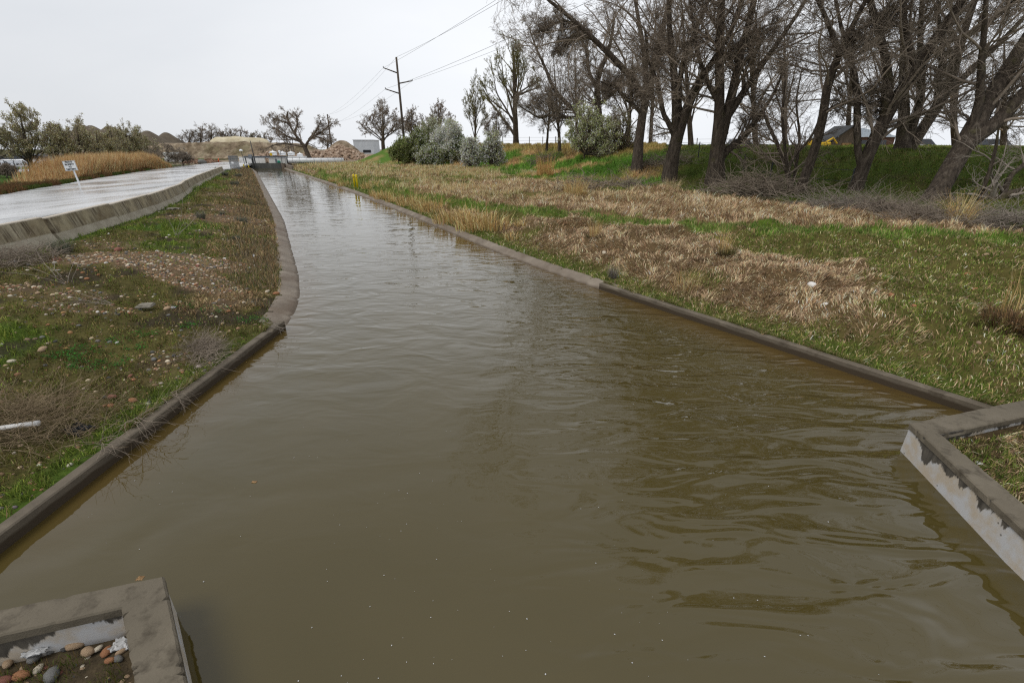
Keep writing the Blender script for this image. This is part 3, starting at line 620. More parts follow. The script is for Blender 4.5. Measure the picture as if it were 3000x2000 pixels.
def scatter():
    # short grass, moss and thatch, everywhere near
    x, y, r = polar(1250000, 2.2, 75)
    z = zones(x, y); ok = (z['left'] | z['right'])
    ok &= ~((y < 2.5) & (x > -4.43) & (x < 0))
    ok &= ~((x > xL(y)) & (x < xR(y))); ok &= (z['dR'] > .06) | (z['dL'] > .06); ok &= ~((y < 4.95) & (x > 3.6) & (z['dR'] < .22)); ok &= ~((y < 2.5) & (x > -4.42) & (z['dL'] < .2))
    ok &= ~((x < xB(y) + .35)); ok &= ~((y < 5.3) & (y > 4.2) & (x > 4.4) & ((y - 4.34) - (x - 4.46) * .287 < .07) & ((y - 4.34) - (x - 4.46) * .287 > -.36)); ok &= ~((x > -5) & (x < -2.4) & (y > 1.35) & (np.abs((y - 1.98) - (x + 3.42) * .283) < .24)) & ~((x > -4.6) & (x < -4.36) & (y < 8.3))
    x, y, r = x[ok], y[ok], r[ok]
    # blades stand in tufts
    n = len(x); cs = .07 + .011 * r; gx, gy = np.floor(x / cs), np.floor(y / cs); hsh = lambda s: vnoise(gx * 1.0, gy * 1.0, s)
    tx = (gx + .15 + .7 * hsh(5)) * cs; ty = (gy + .15 + .7 * hsh(6)) * cs; clumped = rng.random(n) < .72; sc = cs * .22
    x0, y0 = x, y; x = np.where(clumped, tx + rng.normal(0, 1, n) * sc, x); y = np.where(clumped, ty + rng.normal(0, 1, n) * sc, y); tuft = hsh(7)
    z = zones(x, y); bad = ((x > xL(y) - .03) & (x < xR(y) + .03)) | ((y < 5.4) & (x > 3.6) & (z['dR'] < .35)) | ((x > 4.2) & (x < 7.2) & (np.abs((y - 4.34) - (x - 4.46) * .287) < .4)); x = np.where(bad, x0, x); y = np.where(bad, y0, y); z = zones(x, y)
    n2 = z['n2']; L_ = np.full(n, .04); W_ = .0035 + .00075 * r; lean = rng.uniform(.1, .9, n); az = rng.uniform(0, 2 * PI, n)
    c = ground_colour(x, y) * 1.2; keep = np.ones(n, bool); u = rng.random(n)
    left = z['left']
    # left bank: moss with green shoots; few on the gravel
    g = left & (u < .42 + .58 * z['lush']); c[g] = pick([(88, 104, 38), (106, 122, 48), (122, 132, 60), (76, 94, 34)], g.sum()); L_[g] = .03 + .05 * z['lush'][g] * rng.random(g.sum()) * 1.4
    g = left & (rng.random(n) < .26) & (z['lush'] < .4); c[g] = pick([(122, 106, 66), (104, 92, 56), (140, 124, 82), (82, 70, 48)], g.sum())
    keep &= ~(left & (rng.random(n) < .88 * z['gravel'])); keep &= ~(left & (rng.random(n) < .75 * z['bare']))
    g = left & (rng.random(n) < z['dry'] * .8); c[g] = pick([(148, 126, 92), (128, 106, 76), (166, 144, 108), (108, 90, 66)], g.sum()); L_[g] = .08; lean[g] = rng.uniform(.5, 1.3, g.sum())
    # right bank
    R_ = z['right']
    st = R_ & (rng.random(n) < np.clip(z['straw'] * .95 + .12, 0, 1)) & (z['s'] < 0)
    c[st] = pick([(168, 142, 110), (150, 124, 96), (188, 162, 130), (130, 106, 80), (204, 182, 148)], st.sum()); L_[st] = .10; lean[st] = rng.uniform(.8, 1.45, st.sum())
    az[st] = (fbm(x[st] / .8, y[st] / .8, 91) * 4 * PI) + rng.normal(0, .5, st.sum())
    gr = R_ & ~st & (z['s'] < 0) & (z['up'] < .5); c[gr] = pick([(88, 106, 40), (106, 120, 50), (124, 130, 66), (76, 94, 36), (146, 132, 90)], gr.sum()); L_[gr] = .055
    bd = R_ & (rng.random(n) < z['band']); c[bd] = pick([(74, 108, 36), (90, 122, 44), (112, 132, 62), (134, 132, 82), (150, 138, 96)], bd.sum()); L_[bd] = .09; lean[bd] = rng.uniform(.1, .7, bd.sum())
    up = R_ & (z['up'] > .5) & (u < .93) & (z['band'] < .5); c[up] = pick([(180, 154, 118), (196, 170, 136), (160, 132, 100), (206, 184, 150), (136, 110, 82)], up.sum()); L_[up] = .17; lean[up] = rng.uniform(.5, 1.4, up.sum())
    az[up] = fbm(x[up] / 1.1, y[up] / 1.1, 92) * 4 * PI + rng.normal(0, .6, up.sum())
    rut = np.exp(-((z['bb'] - 1.9) / .22) ** 2) + np.exp(-((z['bb'] - 3.4) / .22) ** 2); keep &= ~(R_ & (x < 9) & (y < 60) & (rng.random(n) < rut * .8))
    keep &= ~(R_ & (z['up'] > .5) & (z['s'] > -3) & (y < 33) & (rng.random(n) < sstep(-3.4, -1.6, z['s'])))
    sl = R_ & (z['s'] >= 0); c[sl] = pick([(74, 92, 34), (88, 104, 42), (100, 112, 48), (100, 92, 54), (66, 82, 30)], sl.sum()); L_[sl] = .05
    lo = R_ & (y > 22) & (z['s'] < 0) & (z['up'] > .5) & (rng.random(n) < sstep(.36, .6, z['n3']) * sstep(22, 32, y)); c[lo] = pick([(94, 116, 46), (112, 128, 58), (130, 132, 72), (150, 138, 92)], lo.sum()); L_[lo] = .09
    far = R_ & (x / np.maximum(y, 1) < .31) & (z['s'] >= 0) & (y > 25); cc = ground_colour(x, y); c[far] = cc[far] * 1.3; L_[far] = .2
    L_ = L_ * rng.uniform(.5, 1.4, n) * (1 + .035 * r); L_ = np.minimum(L_, .4)
    L_ = L_ * (.65 + .7 * tuft); c = c * (.72 + .56 * vnoise(gx, gy, 8))[:, None]; c = jit(c * 1.55, .3); zz = height(x, y) - .005
    k = keep
    blade_mesh('short_grass', x[k], y[k], zz[k], L_[k], W_[k], az[k], lean[k], c[k])
    # tall straw grass on the far right bank
    x, y, r = polar(330000, 17, 100, -50, 15); z = zones(x, y)
    tall = np.maximum(sstep(.46, .6, fbm(x / 2.2, y / 2.2, 55) + .10 * sstep(38, 60, y)), .85 * sstep(.4, .55, fbm(x / 1.6, y / 1.6, 58)) * sstep(3.4, .8, z['dR']) * sstep(28, 34, y)) * (z['s'] < 3.5) * (z['dR'] > .35) * z['right'] * (y > 21) * (y < 84)
    tr = np.exp(-((z['bb'] + 1.2) / 1.1) ** 2) + np.exp(-((z['bb'] - 1.6) / .8) ** 2)*.6      # vehicle track kept low
    low = np.exp(-((z['bb'] + .2) / 2.6) ** 4); tall = tall * np.clip(1 - low * sstep(80, 60, y), 0, 1) * sstep(24, 30, y)
    ok = (rng.random(len(x)) < tall * .9) & ~(((np.abs(x + 13.2 - (y - 40) * -.35) < 1.0) & (y > 35.5) & (y < 40.6))); x, y, r = x[ok], y[ok], r[ok]; n = len(x)
    if n:
        t = fbm(x / 2, y / 2, 56); L_ = (.20 + .42 * t) * rng.uniform(.6, 1.15, n) * np.interp(y, [20, 30, 60], [.55, .8, 1.1])
        c = jit(pick([(206, 180, 134), (188, 162, 116), (220, 198, 156), (166, 140, 98), (196, 174, 128)], n) * 1.4, .3)
        blade_mesh('tall_straw_grass', x, y, height(x, y) - .02, L_, .004 + .0007 * r, rng.normal(.3, 1.2, n), np.abs(rng.normal(.22, .16, n)), c, curl=2.0)
    # rust and grey weeds along the left canal edge
    y = 9 + 68 * rng.random(30000) ** 1.4; x = xL(y) - np.abs(rng.normal(.2, .8, len(y))) * np.interp(y, [9, 25, 70], [.8, 1.2, 1.5]) - .12
    ok = (x > xB(y) + .8) & (rng.random(len(y)) < sstep(.4, .62, fbm(x / 1.2, y / 1.2, 71))); x, y = x[ok], y[ok]; n = len(x); r = np.hypot(x, y)
    c = jit(pick([(166, 142, 106), (140, 124, 98), (132, 116, 92), (190, 166, 124), (128, 122, 106), (112, 118, 76), (150, 118, 84)], n), .28)
    blade_mesh('dry_weeds', x, y, height(x, y) - .01, rng.uniform(.08, .34, n) * np.interp(y, [9, 25, 60], [.7, 1, 1.1]), .0035 + .00065 * r, rng.uniform(0, 6.28, n), rng.uniform(.1, .8, n), c)
    # reeds left of the road
    yb = rng.uniform(41, 73, 60000); e = xE(yb); x = e - 1.0 - np.abs(rng.normal(0, 1, len(yb))) * 2.6 - .4; ok = (x > e - 7.5)
    x, y = x[ok], yb[ok]; d = xE(y) - x
    hh = (1.5 + 1.0 * fbm(x / 1.3, y / 1.3, 19)) * sstep(40, 47, y) * sstep(75, 66, y) * sstep(.3, 2.0, d) + .35; n = len(x)
    c = jit(pick([(204, 166, 116), (186, 146, 98), (216, 182, 134), (160, 124, 84), (222, 192, 146)], n) * 1.25, .25)
    blade_mesh('reed_bed', x, y, height(x, y) - .03, hh * rng.uniform(.55, 1.08, n), np.full(n, .045), rng.normal(.2, .8, n), np.abs(rng.normal(.12, .1, n)), c, curl=2.2)
    # rough grass in the ditch between road and chain-link fence
    y = rng.uniform(18, 62, 60000); d = np.abs(rng.normal(0, 2.5, len(y))) + .15; x = xE(y) - d; ok = d < 9; x, y, d = x[ok], y[ok], d[ok]; n = len(x)
    t = fbm(x / 1.6, y / 1.6, 44); c = np.where((t > .5)[:, None], pick([(112, 84, 54), (136, 104, 66), (96, 76, 50)], n), pick([(74, 92, 34), (58, 78, 28), (96, 104, 46)], n))
    blade_mesh('ditch_grass', x, y, height(x, y) - .02, rng.uniform(.12, .4, n) * (1 + (t > .6) * .7), np.full(n, .03), rng.uniform(0, 6.28, n), rng.uniform(.1, .6, n), jit(c))
scatter()
def pit_grass():
    n = 5200; x = rng.uniform(-4.3, -2.2, n); y = rng.uniform(1.3, 2.05, n); ok = (y < 1.5 + (x + 4.42) * .3056) & (y < 2.0 - (x + 2.62) * 1.04) & (rng.random(n) < sstep(.25, .5, fbm(x / .3, y / .3, 88))); x, y = x[ok], y[ok]; n = len(x)
    blade_mesh('pit_grass', x, y, np.full(n, .112), rng.uniform(.03, .085, n), np.full(n, .004), rng.uniform(0, 6.28, n), rng.uniform(.1, .9, n), jit(pick([(84, 96, 38), (104, 116, 46), (120, 100, 60)], n), .25))
pit_grass()
def dry_pit():
    n = 16000; x = rng.uniform(4.2, 7, n); y = rng.uniform(1.8, 4.75, n); ok = (y < 4.12 + (x - 4.62) * .285 - .03) & (x > 4.2 + (y - 1.2) * .14 + .03) & (rng.random(n) < .25 + .75 * sstep(.35, .6, fbm(x / .25, y / .25, 89))); x, y = x[ok], y[ok]; n = len(x)
    blade_mesh('dry_short_grass', x, y, height(x, y) - .005, rng.uniform(.02, .075, n), np.full(n, .0045), fbm(x / .3, y / .3, 90) * 12 + rng.normal(0, .5, n), rng.uniform(.5, 1.4, n), jit(pick([(138, 118, 84), (116, 98, 68), (96, 104, 50), (156, 136, 100), (92, 76, 54)], n) * 1.1, .25))
dry_pit()
def fringe():
    X = []; 
    for (a, b, side, n) in (((-4.46, 2.0), (-4.44, 8.2), 1, 5200), ((6.22, 4.9), (2.2, 10.88), -1, 6500)):
        a = np.array(a); b = np.array(b); d = (b - a) / np.linalg.norm(b - a); nl = np.array([-d[1], d[0]]) * (1 if side > 0 else -1)
        t = rng.random(n); k = rng.random(n) < sstep(.38, .62, fbm(t * 14, t * 0, 31 + side)); t = t[k]; P = a + (b - a) * t[:, None] + nl * (.075 + np.abs(rng.normal(0, .03, len(t))))[:, None]; az = math.atan2(-nl[1], -nl[0])
        X.append((P, np.full(len(t), az)))
    P = np.concatenate([p for p, _ in X]); az = np.concatenate([q for _, q in X]); n = len(P)
    blade_mesh('bank_fringe_grass', P[:, 0], P[:, 1], np.full(n, .13), rng.uniform(.05, .19, n), np.full(n, .006), az + rng.normal(0, .8, n), rng.uniform(.3, 1.1, n), jit(pick([(104, 122, 52), (128, 132, 70), (160, 142, 104), (140, 118, 84), (84, 104, 42)], n) * 1.3, .25))
fringe()
def clump(name, lab, p, n, L0, L1, spread, lean0, pal, wid=.006, cat='grass clump', group=None, az0=None, base=None):
    t = thing(name, lab, cat, p, group)
    a = rng.uniform(0, 2 * PI, n) if az0 is None else rng.normal(az0, .9, n); rr = spread * np.sqrt(rng.random(n))
    x, y = rr * np.cos(a), rr * np.sin(a)
    blade_mesh('blades', x, y, np.zeros(n) - .02, rng.uniform(L0, L1, n), np.full(n, wid), a + rng.normal(0, .5, n), np.abs(rng.normal(lean0, lean0 * .6, n)), jit(pick(pal, n) * 1.4, .25), t, None, curl=1.9)
    if base:
        m = n; a = rng.uniform(0, 2 * PI, m); rr = spread * 1.5 * np.sqrt(rng.random(m))
        blade_mesh('dead_base', rr * np.cos(a), rr * np.sin(a), np.zeros(m) - .02, rng.uniform(L0, L0 * 1.8, m) * .6, np.full(m, wid * 1.3), a, rng.uniform(.6, 1.5, m), jit(pick(base, m)), t, None)
    return t
def gp(u, v, z=.65):
    """ground point seen at (u,v): iterate on the terrain height"""
    for _ in range(12): p = at(u, v, z); z = .5 * z + .5 * float(height(p[0], p[1]))
    return np.array([p[0], p[1], float(height(p[0], p[1]))])
STRAW = [(196, 166, 112), (178, 146, 94), (214, 188, 138), (158, 132, 84)]
clump('grass_clump', 'tall arching straw grass clump before the dark brush near the right edge', gp(2795, 668), 420, .5, 1.55, .28, .45, STRAW, .012, base=[(96, 92, 44), (126, 108, 66)], az0=.9)
clump('grass_clump', 'big shaggy clump with brown dead base and tall pale stems at the right edge', gp(2975, 955), 900, .15, .5, .42, .7, [(112, 88, 60), (90, 70, 48), (138, 110, 76), (64, 52, 36)], .007, base=[(84, 62, 44), (58, 44, 32)])
clump('grass_clump', 'thin tall stems rising from the shaggy clump at the right edge', gp(2985, 925), 34, .6, 1.05, .3, .3, STRAW, .008)
clump('grass_clump', 'dark green tussock with tall straw stems above the straw bank', gp(2130, 745), 300, .15, .34, .2, .5, [(70, 72, 38), (92, 88, 50), (110, 98, 60)], .007, base=[(76, 66, 44)])
clump('grass_clump', 'feathery straw stems standing on the dark tussock', gp(2120, 735), 60, .5, .85, .16, .3, STRAW, .006)
clump('grass_clump', 'wispy straw stems in the middle of the straw bank', gp(2010, 850), 90, .35, .8, .3, .45, STRAW, .005, base=[(130, 110, 74)])
clump('grass_clump', 'upright straw clump on the green track beyond the bank', gp(1742, 695), 130, .25, .75, .16, .22, STRAW, .007, base=[(74, 76, 40)])
clump('grass_clump', 'tall straw clump below the green mound in the middle distance', gp(1685, 580), 380, .6, 1.5, .6, .3, STRAW, .014, base=[(150, 120, 76)])
clump('grass_clump', 'orange straw clump in front of the fallen branches on the mound', gp(1597, 520), 300, .8, 2.3, .7, .15, [(196, 158, 104), (180, 140, 90)], .02)
clump('grass_clump', 'small straw clump beside the brush heap in the middle distance', gp(1965, 560), 260, .5, 1.2, .5, .4, [(206, 184, 146), (188, 164, 124)], .012)
for k, (u, v, s) in enumerate([(1268, 575, 1.), (1205, 590, .8), (1480, 575, .9), (1555, 640, .35)]):
    pass
cl = [(1108, 575, .7), (1128, 582, .8), (1205, 600, 1.), (1155, 592, .6), (1238, 612, .7), (1272, 618, 1.), (1318, 652, .9), (1340, 640, .8), (1400, 655, 1.), (1440, 668, .9), (1385, 672, .9), (1085, 556, .8), (1010, 545, .8), (985, 532, .8), (1500, 700, .4), (1530, 660, .35)]
wd = ['first', 'second', 'third', 'fourth', 'fifth', 'sixth', 'seventh', 'eighth', 'ninth', 'tenth', 'eleventh', 'twelfth', 'thirteenth', 'fourteenth', 'fifteenth', 'sixteenth']
for k, (u, v, s) in enumerate(sorted(cl)):
    clump('grass_clump', f'{wd[k]} tall straw clump from the far end along the right water edge', gp(u, v), int(230 * s), .25 * s, 1.0 * s, .85 * s, .4, STRAW, .026, group='straw clumps along the right water edge')
GREENW = [(62, 132, 46), (80, 152, 58), (50, 112, 40)]
def leafy_weed(lab, p, rad, n, pal=GREENW, group='bright green weed patches on the left bank', h=.06, sz=.022, name='weed_patch', cat='weed patch'):
    t = thing(name, lab, cat, p, group); a = rng.uniform(0, 2 * PI, n); rr = rad * np.sqrt(rng.random(n)); x, y = rr * np.cos(a), rr * np.sin(a) * .7
    k = fbm((x + p[0]) / (rad * .35), (y + p[1]) / (rad * .35), 61) > .45; x, y = x[k], y[k]; z = height(x + p[0], y + p[1]) - p[2] + rng.uniform(.01, h, len(x))
    link('foliage', leaf_quads(np.stack([x, y, z], 1), sz, jit(pick(pal, len(x)), .15), flat=.5), t)
    return t
def leaf_quads(P, size, col, flat=0., name='foliage', var=.4):
    n = len(P); N = rng.normal(0, 1, (n, 3)); N[:, 2] = np.abs(N[:, 2]) + flat * 3; N /= np.linalg.norm(N, axis=1, keepdims=True)
    A = np.cross(N, rng.normal(0, 1, (n, 3))); A /= np.linalg.norm(A, axis=1, keepdims=True); B = np.cross(N, A)
    s = (np.broadcast_to(size, (n,)) * rng.uniform(1 - var, 1 + var, n) / 2)[:, None]
    V = np.stack([P - A * s, P + B * s * .7, P + A * s, P - B * s * .7], 1).reshape(-1, 3)
    return mesh_data(name, V, np.arange(n * 4).reshape(-1, 4), None, False, np.repeat(col, 4, axis=0), [M['leaf']])
for u, v, rad, n, lab in [(215, 1035, .42, 900, 'large bright green leafy patch near the left edge of the bank'), (290, 1065, .42, 800, 'wide bright leafy patch just right of the largest one'),
                          (345, 1002, .22, 260, 'small leafy patch above the wide bright patch'), (425, 978, .25, 300, 'leafy patch below the grey slab'), (545, 895, .26, 260, 'leafy patch to the right of the grey slab'),
                          (630, 908, .3, 330, 'bright leafy patch in the middle of the left bank'), (740, 940, .33, 380, 'leafy patch close to the bend of the canal lip'), (560, 955, .2, 200, 'leafy patch between the slab and the coping'),
                          (400, 1020, .18, 160, 'smallest leafy patch on the left bank')]:
    leafy_weed(lab, gp(u, v, .4), rad, n)
leafy_weed('low cushion of small white flowers beside the left coping', gp(470, 1160, .3), .55, 900, [(206, 208, 176), (140, 160, 80), (96, 126, 48)], None, .05, .011, 'flowering_weed', 'flowers')
# sagebrush and grey weeds on the left bank
def bush(name, lab, p, rad, h, n, pal, wid=.005, cat='shrub', group=None, leaves=None):
    t = thing(name, lab, cat, p, group); a = rng.uniform(0, 2 * PI, n); rr = rad * .25 * np.sqrt(rng.random(n))
    blade_mesh('stems', rr * np.cos(a), rr * np.sin(a), np.zeros(n) - .02, rng.uniform(.5, 1.05, n) * h, np.full(n, wid), a, rng.uniform(.05, .95, n), jit(pick(pal, n)), t, None, curl=1.2)
    if leaves:
        m = n * 3; q = rng.normal(0, 1, (m, 3)); q /= np.linalg.norm(q, axis=1, keepdims=True); q *= rng.random((m, 1)) ** .4; q[:, 2] = np.abs(q[:, 2]); q *= np.array([rad, rad, h])
        link('foliage', leaf_quads(q, leaves[1], jit(pick(leaves[0], m))), t)
    return t
SAGE = [(128, 130, 112), (106, 112, 96), (146, 146, 130), (92, 90, 76)]
for u, v, rad, h, lab in [(590, 640, .5, .4, 'grey green sagebrush tuft high on the left bank'), (712, 655, .5, .42, 'pale green sage tuft near the canal lip'), (652, 630, .28, .22, 'small dark sage tuft between two larger ones'),
                          (185, 745, .75, .55, 'large grey green weed leaning against the nearest barrier'), (640, 500, .9, .5, 'grey sage clump at the far end of the barriers'), (700, 520, 1.0, .5, 'grey sage clump beside the yellow posts'),
                          (690, 545, .9, .5, 'dark sage clump below the metal gate'), (660, 515, .8, .5, 'low grey sage clump behind the end of the barriers'), (690, 700, .5, .16, 'flat grey weed mat above the white bottle')]:
    bush('sagebrush', lab, gp(u, v, .6), rad, h, 500, SAGE, .006 if v > 600 else .02, 'shrub', 'sage tufts on the left bank')
bush('dry_bush', 'pale grey dry bush at the edge of the right lip', gp(1795, 815, .4), .3, .42, 260, [(148, 140, 128), (120, 110, 98), (168, 160, 150)], .006, 'shrub')
# ------------------------------------------------------------------ stones
def stone_mesh(seed, flat=.5):
    r = np.random.default_rng(seed); bm_n = 8; V = []; Q = []; T = []
    prof = [(0.001, -1), (.62, -.8), (.95, -.3), (1, .1), (.8, .62), (.42, .92), (.001, 1)]
    for k, (a, b) in enumerate(prof):
        for j in range(bm_n):
            th = 2 * PI * j / bm_n; w = 1 + .13 * math.sin(2 * th + seed) + .07 * math.sin(3 * th + k * .7 + seed) + r.normal(0, .03)
            V.append((a * w * math.cos(th), a * w * .74 * math.sin(th), b * flat))
    Q = [(k * bm_n + j, k * bm_n + (j + 1) % bm_n, (k + 1) * bm_n + (j + 1) % bm_n, (k + 1) * bm_n + j) for k in range(len(prof) - 1) for j in range(bm_n)]
    return np.array(V), np.array(Q)
SM = [stone_mesh(k, random.uniform(.42, .62)) for k in range(6)]
STN = {'tan_stone': 'tan', 'orange_stone': 'orange brown', 'grey_stone': 'grey', 'cream_stone': 'cream', 'red_stone': 'dull red', 'white_stone': 'whitish', 'dark_stone': 'dark'}
SME = {(k, s): mesh_data('cobble', SM[k][0], SM[k][1], None, True, mats=[M[s]]) for k in range(6) for s in STN}
def cobble(p, size, s, where, grp, lab=None, name='cobble', squash=1., cat='stone'):
    o = link(name, SME[(random.randrange(6), s)], None, (p[0], p[1], p[2] + size * .12)); o.scale = (size / 2, size / 2 * random.uniform(.85, 1.1), size / 2 * squash); o.rotation_euler = (R(random.uniform(-12, 12)), R(random.uniform(-12, 12)), random.uniform(0, 6.28))
    return tag(o, lab or f'{STN[s]} rounded cobble {where}', cat, grp)
WH = 'lying among the moss and gravel of the left bank'
for k in range(150):
    for _ in range(60):
        u, v = random.uniform(0, 800), random.uniform(640, 1060); p = gp(u, v, .5); zz = zones(p[0:1], p[1:2])
        if zz['left'][0] and zz['dL'][0] > .3 and p[0] > xB(p[1]) + .5 and random.random() < .08 + zz['gravel'][0]: break
    s = random.choice(['tan_stone'] * 5 + ['cream_stone'] * 3 + ['orange_stone'] * 2 + ['grey_stone'] * 3 + ['red_stone', 'dark_stone', 'white_stone'])
    cobble(p, random.uniform(.05, .11), s, WH, f'{STN[s]} cobbles on the left bank')
for u, v, sz, s, lab in [(330, 1165, .13, 'red_stone', 'dull red cobble near the near left coping'), (390, 1175, .12, 'orange_stone', 'orange oval cobble near the white flowers'), (325, 1190, .1, 'orange_stone', 'small orange stone below the dull red cobble'), (383, 1103, .09, 'red_stone', 'lone reddish stone in the grass above the white flowers'),
                         (126, 1026, .15, 'tan_stone', 'tan cobble left of the bright leafy patch'), (810, 862, .16, 'orange_stone', 'orange stone beside the bend of the lip'), (822, 893, .12, 'cream_stone', 'cream stone just below the orange one by the lip'), (798, 921, .12, 'cream_stone', 'cream stone nearest the end of the coping'),
                         (490, 905, .13, 'tan_stone', 'tan stone beside the crumpled white cup'), (347, 735, .25, 'red_stone', 'blocky reddish brick lump on the gravel crest')]:
    cobble(gp(u, v, .4), sz, s, '', None, lab)
# small stones packed between the cobbles of the pit
for k in range(46):
    x = random.uniform(-3.5, -2.25); top = min(1.56 + (x + 4.42) * .3056, 2.1 - (x + 2.62) * 1.04) - .05; y = top - abs(random.gauss(0, .13)); sk = random.choice(['tan_stone', 'grey_stone', 'dark_stone', 'cream_stone', 'red_stone', 'tan_stone'])
    cobble((x, y, .09), random.uniform(.025, .055), sk, '', 'small stones inside the near left corner wall', f'small {STN[sk]} stone wedged among the cobbles inside the near left corner wall')
# fine gravel
def gravel():
    x, y, r = polar(300000, 4, 60, -62, 0); z = zones(x, y); ok = z['left'] & (x > xB(y) + .5) & (z['dL'] > .15) & (rng.random(len(x)) < z['gravel'] ** 1.5 * sstep(.3, .55, fbm(x / .35, y / .35, 3)) * .6 + .022); x, y, r = x[ok], y[ok], r[ok]
    x2, y2, r2 = polar(60000, 6, 20, 15, 62); z2 = zones(x2, y2); pebz = sstep(.5, .62, fbm(x2 / 1.3, y2 / 1.3, 17)) * sstep(6.8, 8, x2) * sstep(14, 11, y2) * (z2['bb'] < -.6); ok = z2['right'] & (rng.random(len(x2)) < .05 * pebz + .0007); x2, y2, r2 = x2[ok], y2[ok], r2[ok]
    x = np.r_[x, x2]; y = np.r_[y, y2]; r = np.r_[r, r2]; n = len(x); s = (.009 + .024 * rng.random(n) ** 2.5) * (1 + .03 * r)
    V0, Q0 = stone_mesh(2, .5); V0 = V0[:-8 * 0 or None]; a = rng.uniform(0, 6.28, n)
    # 6-sided low-poly pebble
    th = np.arange(6) * PI / 3; ring = np.stack([np.cos(th), .75 * np.sin(th)], 1)
    P = np.concatenate([np.c_[ring * .9, np.full(6, -.3)], np.c_[ring, np.full(6, .15)], np.c_[ring * .5, np.full(6, .48)], [[0, 0, .5]]])
    Q = np.array([(k * 6 + j, k * 6 + (j + 1) % 6, k * 6 + 6 + (j + 1) % 6, k * 6 + 6 + j) for k in range(2) for j in range(6)]); T = np.array([(12 + j, 12 + (j + 1) % 6, 18) for j in range(6)])
    st = rng.uniform(.75, 1.3, (n, 1)); Pn = P[None] * s[:, None, None] * np.stack([np.ones((n, 1)), st, st], 2)
    ca, sa = np.cos(a)[:, None], np.sin(a)[:, None]; V = np.stack([Pn[:, :, 0] * ca - Pn[:, :, 1] * sa + x[:, None], Pn[:, :, 0] * sa + Pn[:, :, 1] * ca + y[:, None], Pn[:, :, 2] + height(x, y)[:, None] + .003], 2)
    i = np.arange(n)[:, None, None] * 19
    c = jit(pick([(176, 150, 120), (160, 132, 102), (190, 170, 140), (146, 124, 102), (124, 120, 112), (168, 126, 90), (206, 194, 174), (92, 90, 86), (150, 112, 88)], n), .15)
    m = mat('pebbles', [(.3, (205, 205, 205)), (.7, (255, 255, 255))], scale=30, attr=True, rough=.85)
    tag(link('gravel', mesh_data('gravel', V.reshape(-1, 3), (i + Q[None]).reshape(-1, 4), (i + T[None]).reshape(-1, 3), True, np.repeat(c, 19, axis=0), [m])), kind='stuff')
gravel()
# stones inside the near left wall and on the right
for k, (u, v, sz, s) in enumerate([(130, 1890, .085, 'tan_stone'), (100, 1920, .12, 'grey_stone'), (150, 1900, .07, 'grey_stone'), (185, 1895, .06, 'dark_stone'), (222, 1885, .12, 'tan_stone'), (255, 1905, .10, 'tan_stone'), (310, 1905, .09, 'orange_stone'), (320, 1930, .08, 'orange_stone'), (285, 1895, .06, 'cream_stone'),
                                   (352, 1905, .07, 'tan_stone'), (60, 1975, .11, 'orange_stone'), (50, 1905, .08, 'grey_stone'), (20, 1940, .09, 'tan_stone'), (345, 1925, .08, 'grey_stone'), (110, 1955, .08, 'cream_stone'), (150, 1975, .13, 'grey_stone'), (10, 1990, .1, 'red_stone')]):
    cobble(at(u, v, .13) - np.array([0, 0, .02]), sz * .9, s, '', 'cobbles inside the near left corner wall', f'{STN[s]} cobble heaped inside the near left corner wall')
for u, v, sz, s, lab in [(2378, 838, .24, 'white_stone', 'large white rock resting on the right bank'), (2420, 893, .12, 'white_stone', 'small white stone right of the large white rock'), (2610, 867, .13, 'orange_stone', 'orange stone in the grass on the right bank'), (2558, 790, .12, 'cream_stone', 'cream stone in the bare patch above the white rock'),
                         (2792, 810, .15, 'tan_stone', 'tan stone left of the shaggy clump'), (2832, 806, .15, 'orange_stone', 'flat orange stone left of the shaggy clump'), (2890, 748, .16, 'tan_stone', 'tan stone on the grass near the right edge'), (2856, 849, .13, 'orange_stone', 'small orange stone just left of the shaggy clump'),
                         (2678, 897, .09, 'orange_stone', 'tiny orange stone low on the right bank'), (2850, 847, .08, 'cream_stone', 'tiny cream stone beside the orange one'), (1844, 968, .09, 'cream_stone', 'cream stone on the straw beside the right coping'), (1770, 742, .2, 'cream_stone', 'flat cream stone on the straw below the track'),
                         (2782, 1250, .05, 'orange_stone', 'orange pebble inside the near right corner wall')]:
    cobble(gp(u, v, .5), sz, s, '', None, lab)
